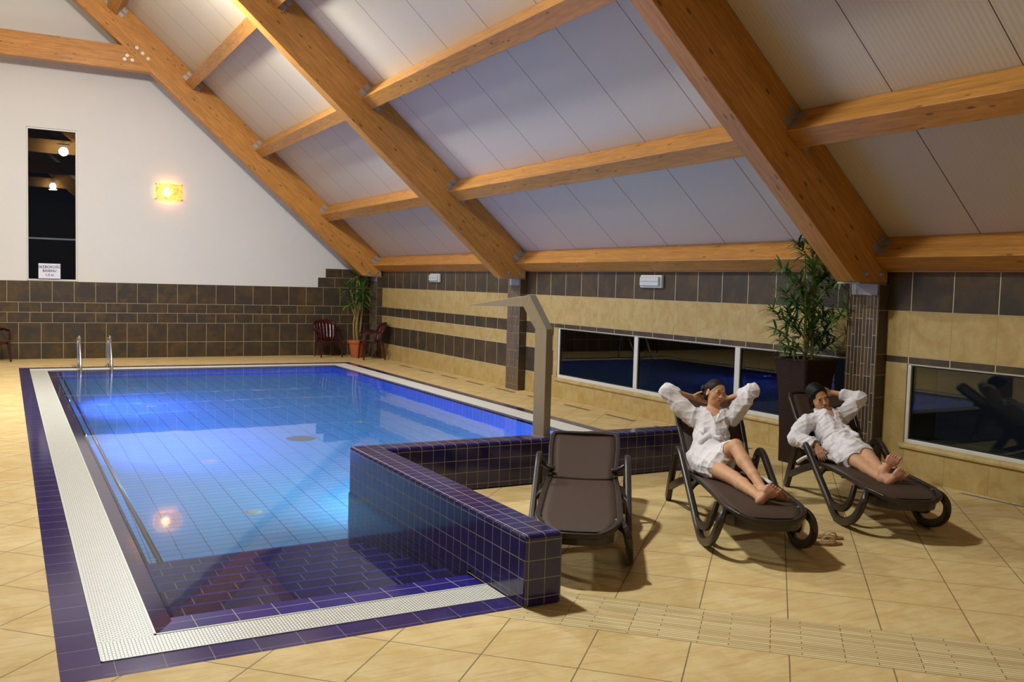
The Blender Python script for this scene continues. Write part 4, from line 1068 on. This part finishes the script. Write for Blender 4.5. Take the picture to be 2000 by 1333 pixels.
def smooth_mesh(V, Q, it=2, f=.5):
    E = np.concatenate([Q[:, [0, 1]], Q[:, [1, 2]], Q[:, [2, 3]], Q[:, [3, 0]]]); n = len(V)
    for k in range(it):
        ac = np.zeros_like(V); c = np.zeros(n)
        for q in range(3): ac[:, q] = np.bincount(E[:, 0], V[E[:, 1], q], n) + np.bincount(E[:, 1], V[E[:, 0], q], n)
        c = np.bincount(E[:, 0], minlength=n) + np.bincount(E[:, 1], minlength=n)
        V = V + f*(ac/c[:, None]-V)
    return V
def fobj(name, F, m, parent, it=2, disp=None):
    V, Q = F.mesh(); V = smooth_mesh(V, Q, it)
    if disp is not None: V = disp(V, Q)
    me = bpy.data.meshes.new(name); me.vertices.add(len(V)); me.vertices.foreach_set('co', V.ravel())
    me.loops.add(Q.size); me.loops.foreach_set('vertex_index', Q.ravel().astype(np.int32)); me.polygons.add(len(Q))
    me.polygons.foreach_set('loop_start', np.arange(0, Q.size, 4, dtype=np.int32)); me.polygons.foreach_set('loop_total', np.full(len(Q), 4, np.int32)); me.update(calc_edges=True)
    me.polygons.foreach_set('use_smooth', [True]*len(Q)); me.materials.append(MAT[m] if isinstance(m, str) else m)
    o = bpy.data.objects.new(name, me); COL.objects.link(o); o.parent = parent; return o
def skin_mat():
    t = NT('skin'); n = t.noise(t.coord('Object'), 14, 3)
    t.set(Base_Color=t.mix(t.math('MULTIPLY', n, .5), rgb(206, 158, 118), rgb(190, 136, 96)), Roughness=.52, Specular_IOR_Level=.28, Subsurface_Weight=.05, Subsurface_Radius=(.02, .008, .004), Subsurface_Scale=.4)
    return t.m
MAT['skin'] = skin_mat()
MAT['sole'] = flat('foot_sole_skin', rgb(204, 146, 114), .55)
def robe_mat():
    t = NT('white_terry'); v = t.coord('Object'); a = t.noise(v, 260, 2, .6); b = t.noise(v, 9, 3)
    t.set(Base_Color=t.mix(t.math('MULTIPLY', b, .3), rgb(232, 226, 226), rgb(214, 206, 206)), Roughness=.95, Specular_IOR_Level=.1, Sheen_Weight=.3)
    t.bump(a, .28, .003); return t.m
MAT['robe'] = robe_mat()
def hair_mat(name, c1, c2):
    t = NT(name); w = t.noise(t.coord('Object', (1, .35, .35), (0, .5, .4)), 170, 3, .6, .3)
    t.set(Base_Color=t.mix(w, c1, c2), Roughness=.58, Specular_IOR_Level=.25); t.bump(w, .5, .0015); return t.m
MAT['hair_brown'] = hair_mat('dark_brown_hair', rgb(20, 13, 9), rgb(48, 30, 20)); MAT['hair_black'] = hair_mat('black_hair', rgb(8, 7, 7), rgb(20, 16, 15))
MAT['lips'] = flat('lips', rgb(176, 96, 82), .35); MAT['brow'] = flat('brow_hair', rgb(40, 26, 18), .7); MAT['eyewhite'] = flat('eye_white', rgb(214, 206, 198), .2); MAT['iris'] = flat('dark_iris', rgb(34, 22, 16), .1)

def V3(*a): return np.array(a, float)
def unit(v): return v/np.linalg.norm(v)
def head_axes(ang, yaw, roll, pitch):
    """right, forward, up of the head in lounger space; yaw/roll toward the viewer's right, pitch down positive"""
    A = np.radians(-ang); Rz = np.array([[np.cos(A), -np.sin(A), 0], [np.sin(A), np.cos(A), 0], [0, 0, 1]])
    r, u, f = Rz@np.array(CR), Rz@np.array(CU), Rz@(-np.array(CF))
    y, p, q = np.radians(yaw), np.radians(pitch), np.radians(roll)
    up = np.cos(q)*u + np.sin(q)*r; rt = np.cos(q)*r - np.sin(q)*u
    fw = np.cos(y)*f + np.sin(y)*rt; rt2 = np.cos(y)*rt - np.sin(y)*f
    fw2 = np.cos(p)*fw - np.sin(p)*up; up2 = np.cos(p)*up + np.sin(p)*fw
    return np.array([rt2, fw2, up2])
def head(F, c, X, S=1.0):
    L = lambda r, f, u: c + (X[0]*r + X[1]*f + X[2]*u)*S
    F.ell(L(0, -.012, .028), V3(.074, .092, .086)*S, X, .012)
    F.ell(L(0, .026, -.036), V3(.058, .062, .078)*S, X, .03)
    F.ell(L(0, .052, -.088), V3(.026, .024, .020)*S, X, .025)
    for s_ in (-1, 1):
        F.ell(L(s_*.036, .052, -.034), V3(.024, .024, .026)*S, X, .02)
        F.ell(L(s_*.033, .095, .000), V3(.017, .013, .010)*S, X, .012, 's')
        F.ell(L(s_*.073, -.006, -.018), V3(.007, .018, .030)*S, X, .006)
        F.ell(L(s_*.078, -.002, -.014), V3(.006, .009, .015)*S, X, .004, 's')
        F.ell(L(s_*.0325, .0775, .0005), V3(.0155, .012, .0105)*S, X, .004)
        F.ell(L(s_*.028, .083, .019), V3(.022, .008, .006)*S, X, .008)
        F.ell(L(s_*.0105, .096, -.036), V3(.0085, .009, .007)*S, X, .005)
    F.cap(L(0, .080, .008), L(0, .101, -.032), .0075*S, .0105*S, .010)
    F.ell(L(0, .106, -.034), V3(.010, .009, .008)*S, X, .006)
    F.ell(L(0, .083, -.062), V3(.024, .012, .010)*S, X, .01)
def face_parts(par, c, X, S=1.0):
    L = lambda r, f, u: Vector(c + (X[0]*r + X[1]*f + X[2]*u)*S)
    Mx = Matrix([[X[0][i]*S, X[1][i]*S, X[2][i]*S, 0] for i in range(3)] + [[0, 0, 0, 1]])
    def blob(name, r, f, u, rad, m, rot=0, smooth=True):
        bm = B(); bmesh.ops.create_uvsphere(bm, u_segments=16, v_segments=10, radius=1)
        bmesh.ops.transform(bm, matrix=Matrix.Translation(L(r, f, u)) @ Mx @ Matrix.Rotation(rot, 4, 'Y') @ Matrix.Diagonal((*rad, 1)), verts=bm.verts)
        return obj(name, bm, m, par, smooth=True)
    for s_ in (-1, 1):
        e = blob('eye', s_*.0325, .0835, -.0005, (.0115, .0075, .0052), 'eyewhite')
        blob('iris', s_*.0325, .0895, -.0005, (.0052, .0025, .0050), 'iris')
        blob('eyelashes', s_*.0325, .0880, .0050, (.0125, .0045, .0012), 'brow', -s_*.06)
        blob('eyebrow', s_*.030, .0885, .0205, (.0160, .0045, .0022), 'brow', -s_*.10)
    blob('lips', 0, .0935, -.0590, (.0190, .0045, .0036), 'lips'); blob('lips', 0, .0935, -.0660, (.0165, .0055, .0045), 'lips')
def limb(F, pts, rs, k=.02):
    for a, b, ra, rb in zip(pts, pts[1:], rs, rs[1:]): F.cap(a, b, ra, rb, k)
def foot(F, ank, heel, toe, up, sole_w=1.0):
    """heel and toe centres; up points from the sole to the instep"""
    heel, toe, ank, up = V3(*heel), V3(*toe), V3(*ank), V3(*up); d = unit(toe-heel); up = unit(up - d*(up@d)); sd = np.cross(d, up)
    L = np.linalg.norm(toe-heel)
    F.cap(ank, heel+up*.02+d*.02, .036, .030, .02); F.ell(heel+d*.012, V3(.034, .030, .028), [d, sd, up], .015)
    F.cap(heel+d*.02+up*.004, toe-d*.07+up*.002, .027, .030, .02, flat_=(up, .75))
    F.cap(ank+d*.01, toe-d*.08+up*.014, .030, .022, .03)
    for j in range(5):
        o = (j-2)*.0165*sole_w; F.cap(toe-d*.085+sd*o*.9, toe-d*.055+sd*o*1.15, .017, .016, .012)
        l = (.018, .014, .010, .005, -.002)[j]; r = (.0125, .0092, .0088, .0084, .0080)[j]
        F.cap(toe-d*.05+sd*o*1.12, toe-d*(.03-l*.9)+sd*o*1.12 + up*.002, r*.92, r, .003)
    return heel, toe, up
def soles(o, feet):
    """redder skin on the soles"""
    me = o.data; me.materials.append(MAT['sole']); n = len(me.polygons); C = np.zeros(n*3); N = np.zeros(n*3); me.polygons.foreach_get('center', C); me.polygons.foreach_get('normal', N); C = C.reshape(-1, 3); N = N.reshape(-1, 3); mi = np.zeros(n, np.int32)
    for a, b, up in feet:
        ab = b-a; t = np.clip(((C-a)@ab)/(ab@ab), -.2, 1.25); d = np.linalg.norm(C-(a+t[:, None]*ab), axis=1); mi[(d < .062) & (N@up < -.45) & (t > -.12)] = 1
    me.polygons.foreach_set('material_index', mi)
def hand(F, wr, pdir, pn, side, curl=.5, S=1.0, spread=.12):
    """wrist, palm direction, palm normal (palm side), side: direction of the thumb"""
    wr, d, n = V3(*wr), unit(V3(*pdir)), V3(*pn); n = unit(n - d*(n@d)); t = V3(*side); t = unit(t - d*(t@d) - n*(t@n))
    F.cap(wr, wr+d*.03*S, .023*S, .026*S, .012, flat_=(n, .72))
    for j in range(4):
        o = (1.5-j)*.019*S; F.cap(wr+d*.028*S+t*o*.7, wr+d*.082*S+t*o, .0135*S, .0125*S, .012, flat_=(n, .85))
        p = wr+d*.084*S+t*o; dd = unit(d + t*(1.5-j)*spread*.35); Ls = V3((.042, .026, .020), (.046, .029, .021), (.043, .027, .020), (.034, .020, .017))[j] if False else [(.040, .025, .020), (.045, .028, .021), (.042, .026, .020), (.033, .019, .016)][j]
        for m, l in enumerate(Ls):
            a = curl*(.5+.35*m); dd = unit(dd*np.cos(a) + n*np.sin(a)); q = p+dd*l*S
            F.cap(p, q, (.0092-.0009*m)*S, (.0086-.0009*m)*S, .002 if m else .005); p = q
    p = wr+d*.025*S+t*.022*S; dd = unit(d*.75+t*.75+n*.25)
    for m, l in enumerate((.034, .030, .026)):
        q = p+dd*l*S; F.cap(p, q, (.0125-.0015*m)*S, (.0115-.0015*m)*S, .006); p = q; dd = unit(dd + d*.25 + n*.25*curl)
def sleeve(G, pts, rs, cut0, cut1, k=.03, op=(.043, .046), cr=.12):
    T = Field(G.lo, G.lo+(G.n-1)*G.h, G.h); T.n = G.n; T.A = np.full(G.n, 1.0, np.float32)
    limb(T, pts, rs, k); T.cap(cut0[0], cut0[1], op[0], op[1], .006, 's'); T.cap(cut1[0], cut1[1], cr, cr, 0, 's')
    d = T.A; A = G.A; kk = .02; hh = np.clip(.5+.5*(A-d)/kk, 0, 1); G.A = A*(1-hh) + d*hh - kk*hh*(1-hh)
def folds(V, amp, seed, freq):
    r = np.random.RandomState(seed); out = np.zeros(len(V))
    for k in range(6):
        w = unit(r.normal(size=3)); f = freq*r.uniform(.5, 1.5)
        warp = np.sin(V@r.normal(size=3)*6+r.uniform(0, 6)) + .4*np.sin(V@r.normal(size=3)*13+r.uniform(0, 6))
        x = np.sin(V@w*f+r.uniform(0, 6.28)+warp*1.5); m = .5+.5*np.sin(V@r.normal(size=3)*7+r.uniform(0, 6)); out += ((1-np.sqrt(x*x+.01))**2*1.4-.35)*m
    return out*amp
def robe_disp(seed, amp, Q=None):
    def fn(V, Q):
        a, b, c, d = (V[Q[:, i]] for i in range(4)); n = np.cross(c-a, d-b); N = np.zeros_like(V)
        for i in range(4):
            for q in range(3): N[:, q] += np.bincount(Q[:, i], n[:, q], len(V))
        N /= np.maximum(np.linalg.norm(N, axis=1), 1e-9)[:, None]; N = smooth_mesh(N, Q, 3)
        return V + N*(folds(V, amp, seed, 22)+folds(V, amp*.4, seed+3, 44))[:, None]
    return fn

# ===== woman on the middle lounger: both arms behind the head, one knee up, ankles crossed
A1 = 62
w1 = thing('person', 'dark-haired woman in a white bathrobe with both elbows raised behind her head, knees bent', 'person', (4.765, 4.935, 0), math.radians(A1))
hips = V3(.86, .11, .455); ribs = V3(1.06, .05, .60); chest = V3(1.15, .03, .70); neck = V3(1.235, .005, .80); hc = V3(1.265, -.022, .962)
shL, shR = V3(1.20, .175, .765), V3(1.215, -.145, .775)
elL, elR = V3(1.27, .375, .955), V3(1.235, -.325, .985)
wrL, wrR = V3(1.41, .150, .905), V3(1.43, -.185, .895)
hipl, hipr = V3(.84, .19, .45), V3(.83, .02, .46)
knU, anU = V3(.41, .010, .645), V3(-.07, -.080, .405)      # raised leg, crosses to the viewer's right
knL, anL = V3(.30, .040, .415), V3(-.20, -.020, .385)      # lower leg lying on the seat
F = Field((-.34, -.52, .30), (1.56, .52, 1.08), .0042)
limb(F, [hips, V3(.98, .075, .53), ribs, chest], [.125, .098, .108, .112], .05)
F.cap(chest, neck, .09, .052, .05); F.cap(shL, shR, .05, .05, .05)
F.cap(neck-V3(0, 0, .01), hc+V3(.0, .004, -.05), .052, .046, .02)
for sh_, el, wr in ((shL, elL, wrL), (shR, elR, wrR)):
    limb(F, [sh_, el*.6+sh_*.4, el], [.052, .044, .036], .02); limb(F, [el, el*.6+wr*.4, wr], [.038, .036, .024], .015)
hand(F, wrL, V3(-.10, -1, -.16), V3(-1, -.1, -.1), V3(0, 0, 1), .10, .95)
hand(F, wrR, V3(.04, 1, -.06), V3(-1, .1, -.1), V3(0, 0, 1), .04, .95)
limb(F, [hipr, knU*.5+hipr*.5, knU], [.088, .073, .056], .03); limb(F, [knU, knU*.68+anU*.32+V3(0, 0, -.012), knU*.35+anU*.65, anU], [.054, .053, .038, .031], .02)
limb(F, [hipl, knL*.5+hipl*.5, knL], [.088, .072, .055], .03); limb(F, [knL, knL*.68+anL*.32, knL*.35+anL*.65, anL], [.053, .052, .038, .032], .02)
f1a = foot(F, anL, (-.262, .010, .368), (-.295, -.110, .500), (1, -.35, .1))
f1b = foot(F, anU, (-.13, -.080, .380), (-.225, -.205, .425), (.8, -.3, .5))
X1 = head_axes(A1, 22, 20, -6)
head(F, hc, X1, 1.0)
body1 = fobj('body', F, 'skin', w1, 1); soles(body1, (f1a, f1b))
face_parts(w1, hc, X1)
H = Field(hc-.18, hc+.18, .0035)
Lh = lambda r, f, u: hc + X1[0]*r + X1[1]*f + X1[2]*u
H.ell(Lh(0, -.022, .034), V3(.083, .098, .093), X1, .01); H.ell(Lh(0, -.05, -.03), V3(.070, .060, .06), X1, .02)
H.ell(Lh(0, .088, -.030), V3(.067, .078, .085), X1, .012, 's'); H.ell(Lh(.010, .112, .044), V3(.052, .060, .044), X1, .010, 's')
for s_ in (-1, 1): H.ell(Lh(s_*.082, -.004, -.02), V3(.022, .024, .034), X1, .006, 's')
H.ell(Lh(-.058, -.085, .012), V3(.036, .034, .032), X1, .01)
hs_ = fobj('hair', H, 'hair_brown', w1, 1, robe_disp(41, .003))
bm = B()
for s_, a in ((-1, .0),):
    p = [Vector(Lh(s_*.006, .078, .092+a)), Vector(Lh(s_*.040, .092, .055)), Vector(Lh(s_*(.066+a), .066, .012)), Vector(Lh(s_*.073, .042, -.04-a*3))]
    tube(bm, smooth_path(p, 6), [.0018]*18+[.0006], 6)
obj('hair_strand', bm, 'hair_brown', w1, smooth=True)
# robe
G = Field((.38, -.52, .34), (1.48, .54, 1.10), .005)
limb(G, [hips+V3(-.01, .0, .0), V3(.98, .075, .535), ribs, chest], [.150, .124, .135, .135], .05)
G.cap(chest, neck-V3(.0, 0, .045), .12, .075, .05)
G.cap(shL, shR, .068, .068, .04)
for sh_, el, wr, wid in ((shL, elL, wrL, .078), (shR, elR, wrR, .074)):
    d_ = unit(wr-el); e2 = el+(el-sh_)*.05
    x_ = .04 if sh_ is shR else 0
    sleeve(G, [sh_+V3(-.01, 0, -.02), el*.5+sh_*.5+V3(-.005, 0, -.022), e2, el+d_*(.055+x_)], [.080, wid, wid-.012, .058], (el+d_*.02, el+d_*.26), (el+d_*(.205+x_), el+d_*.36))
# skirt over both thighs
G.cap(hips, V3(.62, .075, .47), .150, .115, .06); G.cap(hipr, hipr*.35+knU*.65, .115, .083, .04); G.cap(hipl, V3(.56, .115, .43), .112, .080, .04)
G.cap(V3(.62, .17, .39), V3(.80, .22, .40), .035, .045, .03); G.cap(V3(.56, .10, .385), V3(.60, -.02, .395), .03, .03, .02)
# openings: cuffs, hem, neckline
dk = unit(knU-hipr); G.cap(hipr+dk*.18, knU+dk*.05, .064, .068, .006, 's'); G.cap(V3(.66, .08, .42), V3(.35, .06, .42), .058, .068, .01, 's')
nf = V3(-.62, .0, .55)
G.cap(neck+V3(.03, 0, .06), neck+V3(.0, 0, -.02), .058, .060, .012, 's')
for q in range(7):
    t_ = q/6; c = neck*(1-t_) + V3(1.135, .03, .69)*t_ + unit(nf)*.115*(.55+.45*t_); G.ell(c + unit(nf)*.02, V3(.05, .058*(1-t_)+.008, .05), None, .008, 's')
# shawl collar and belt
for s_ in (-1, 1):
    pts = smooth_path([neck+V3(.075, s_*.035, .015), neck+V3(.035, s_*.078, .010), neck+V3(-.055, s_*.078, -.045), V3(1.125, .03+s_*.064, .785), V3(1.04, .055+s_*.012, .725), V3(.95, .08-s_*.065, .665)], 4)
    for a, b in zip(pts, pts[1:]): G.cap(np.array(a)+unit(nf)*.010, np.array(b)+unit(nf)*.010, .026, .026, .006, flat_=(nf, .75))
robe1 = fobj('bathrobe', G, 'robe', w1, 1, robe_disp(3, .0085))
Bt = Field((.70, -.12, .42), (1.12, .30, .80), .0045)
ring = []
for q in range(25):
    a = 2*PI*q/24; ax_ = unit(ribs-hips); e1 = V3(0, 1, 0); e2 = np.cross(ax_, e1); ring.append(V3(.955, .085, .52) + e1*math.cos(a)*.150 + e2*math.sin(a)*.141)
for a, b in zip(ring, ring[1:]): Bt.cap(a, b, .014, .014, .004)
kn = V3(.885, .115, .645)
Bt.ell(kn, V3(.034, .036, .030), None, .01); Bt.cap(kn, kn+V3(-.06, .075, -.035), .018, .020, .01); Bt.cap(kn, kn+V3(-.03, -.085, -.01), .017, .019, .01); Bt.cap(kn+V3(-.06, .075, -.035), kn+V3(-.085, .085, -.12), .019, .018, .01)
fobj('belt', Bt, 'robe', w1, 1, robe_disp(9, .002))

# ===== woman on the lounger beside the pilaster: one arm behind the head, the other hand on her thigh, ankles crossed
A2 = 62
w2 = thing('person', 'black-haired woman in a white bathrobe looking at the camera, one hand resting on her hip', 'person', (6.195, 4.94, 0), math.radians(A2))
hips = V3(.86, -.01, .450); ribs = V3(1.05, .035, .575); chest = V3(1.13, .05, .65); neck = V3(1.195, .05, .735); hc = V3(1.215, .112, .872)
shL, shR = V3(1.135, .235, .655), V3(1.20, -.105, .715)
elL, wrL = V3(.985, .385, .520), V3(.78, .265, .490)
elR, wrR = V3(1.255, -.29, .865), V3(1.375, -.075, .905)
hipl, hipr = V3(.83, .075, .445), V3(.83, -.095, .45)
knA, anA = V3(.44, -.070, .460), V3(.02, -.005, .430)     # viewer's right leg, on top
knB, anB = V3(.40, .015, .410), V3(-.08, .030, .375)
F = Field((-.34, -.52, .30), (1.56, .52, 1.02), .0042)
limb(F, [hips, V3(.97, .01, .515), ribs, chest], [.125, .098, .108, .112], .05)
F.cap(chest, neck, .09, .052, .05); F.cap(shL, shR, .05, .05, .05)
F.cap(neck-V3(0, 0, .01), hc+V3(.01, -.01, -.04), .050, .046, .02)
for sh_, el, wr in ((shL, elL, wrL), (shR, elR, wrR)):
    limb(F, [sh_, el*.6+sh_*.4, el], [.052, .044, .036], .02); limb(F, [el, el*.6+wr*.4, wr], [.038, .035, .023], .015)
hand(F, wrL, V3(-.50, -.20, -.62), V3(.1, -.35, -.8), V3(-.2, -1, .2), .45, .9, .1)
hand(F, wrR, V3(-.02, 1, -.22), V3(-1, .1, -.1), V3(0, 0, 1), .06, .95)
limb(F, [hipr, knA*.5+hipr*.5, knA], [.088, .073, .056], .03); limb(F, [knA, knA*.68+anA*.32+V3(0, 0, -.008), knA*.35+anA*.65, anA], [.054, .053, .038, .031], .02)
limb(F, [hipl, knB*.5+hipl*.5, knB], [.088, .072, .055], .03); limb(F, [knB, knB*.68+anB*.32, knB*.35+anB*.65, anB], [.053, .052, .038, .032], .02)
f2a = foot(F, anA, (-.065, .030, .405), (-.13, -.055, .590), (1, -.45, .05))
f2b = foot(F, anB, (-.155, .020, .362), (-.195, -.110, .480), (1, -.3, .15))
X2 = head_axes(A2, 6, -20, 10)
head(F, hc, X2, 1.07)
soles(fobj('body', F, 'skin', w2, 1), (f2a, f2b))
face_parts(w2, hc, X2, 1.07)
H = Field(hc-.19, hc+.19, .0035)
Lh = lambda r, f, u: hc + X2[0]*r + X2[1]*f + X2[2]*u
H.ell(Lh(0, -.018, .042), V3(.091, .106, .100), X2, .01); H.ell(Lh(-.0, -.05, -.03), V3(.078, .070, .075), X2, .02)
H.ell(Lh(0.0, .092, -.036), V3(.076, .082, .092), X2, .010, 's'); H.ell(Lh(-.004, .112, .040), V3(.066, .066, .044), X2, .010, 's')
H.cap(Lh(-.072, .0, .02), Lh(-.082, -.02, -.07), .026, .022, .02); H.cap(Lh(.072, .0, .02), Lh(.080, -.015, -.075), .024, .020, .02)
fobj('hair', H, 'hair_black', w2, 1, robe_disp(42, .0035))
G = Field((.38, -.52, .34), (1.48, .54, 1.02), .005)
limb(G, [hips+V3(-.01, 0, 0), V3(.97, .01, .52), ribs, chest], [.148, .124, .136, .136], .05)
G.cap(chest, neck-V3(0, 0, .04), .12, .072, .05); G.cap(shL, shR, .068, .070, .04)
dW = unit(wrL-elL); dR = unit(wrR-elR)
sleeve(G, [shL+V3(-.01, 0, -.01), elL*.5+shL*.5+V3(0, .01, -.005), elL, elL*.55+wrL*.45, wrL-dW*.02], [.078, .076, .068, .062, .058], (wrL-dW*.06, wrL+dW*.05), (wrL+dW*.062, wrL+dW*.14), cr=.085)
sleeve(G, [shR+V3(-.01, 0, -.02), elR*.5+shR*.5+V3(-.005, 0, -.018), elR+(elR-shR)*.04, elR+dR*.16], [.080, .076, .062, .056], (elR+dR*.10, elR+dR*.28), (elR+dR*.28, elR+dR*.40), cr=.11)
G.cap(hips, V3(.62, -.01, .455), .148, .120, .06); G.cap(hipr, hipr*.34+knA*.66, .112, .088, .04); G.cap(hipl, hipl*.32+knB*.68, .112, .090, .04)
G.cap(V3(.60, .10, .40), V3(.86, .17, .395), .035, .040, .03); G.cap(V3(.56, -.14, .395), V3(.80, -.20, .40), .035, .04, .03)
for hp, kk in ((hipr, knA), (hipl, knB)): dk = unit(kk-hp); G.cap(hp+dk*.22, kk+dk*.05, .064, .068, .006, 's')
nf = V3(-.60, .0, .60)
G.cap(neck+V3(.03, 0, .06), neck+V3(.0, 0, -.01), .056, .058, .012, 's')
for q in range(6):
    t_ = q/5; c = neck*(1-t_) + V3(1.10, .03, .63)*t_ + unit(nf)*.115*(.55+.45*t_); G.ell(c + unit(nf)*.02, V3(.05, .046*(1-t_)+.006, .05), None, .008, 's')
for s_ in (-1, 1):
    pts = smooth_path([neck+V3(.075, s_*.035, .018), neck+V3(.035, s_*.078, .018), neck+V3(-.055, s_*.078, -.038), V3(1.11, .04+s_*.060, .745), V3(1.02, .02+s_*.010, .690), V3(.94, .0-s_*.065, .635)], 4)
    for a, b in zip(pts, pts[1:]): G.cap(np.array(a)+unit(nf)*.010, np.array(b)+unit(nf)*.010, .026, .026, .006, flat_=(nf, .75))
fobj('bathrobe', G, 'robe', w2, 1, robe_disp(17, .008))
Bt = Field((.60, -.22, .35), (1.12, .26, .80), .0045)
ring = []
for q in range(25):
    a = 2*PI*q/24; ax_ = unit(ribs-hips); e1 = V3(0, 1, 0); e2 = np.cross(ax_, e1); ring.append(V3(.945, .0, .505) + e1*math.cos(a)*.149 + e2*math.sin(a)*.140)
for a, b in zip(ring, ring[1:]): Bt.cap(a, b, .014, .014, .004)
kn = V3(.865, -.045, .625); Bt.ell(kn, V3(.030, .032, .026), None, .01); Bt.cap(kn, kn+V3(-.09, -.05, -.03), .017, .018, .01); Bt.cap(kn, kn+V3(-.02, .07, -.02), .017, .018, .01)
fobj('belt', Bt, 'robe', w2, 1, robe_disp(9, .002))
# belt ends hanging off the loungers
bm = B(); tube(bm, smooth_path([(.86, .18, .43), (.80, .30, .40), (.86, .345, .36), (.98, .36, .30)], 5), .017, 8, flat_=(1, .5)); obj('belt_end', bm, 'robe', w2, smooth=True)
bm = B(); tube(bm, smooth_path([(.62, -.16, .395), (.48, -.24, .39), (.36, -.26, .385)], 5), .019, 8, flat_=(.6, 1)); obj('belt_end', bm, 'robe', w2, smooth=True)
bm = B(); tube(bm, smooth_path([(.62, -.10, .40), (.44, -.22, .395), (.30, -.245, .385)], 5), .019, 8, flat_=(.6, 1)); obj('belt_end', bm, 'robe', w1, smooth=True)
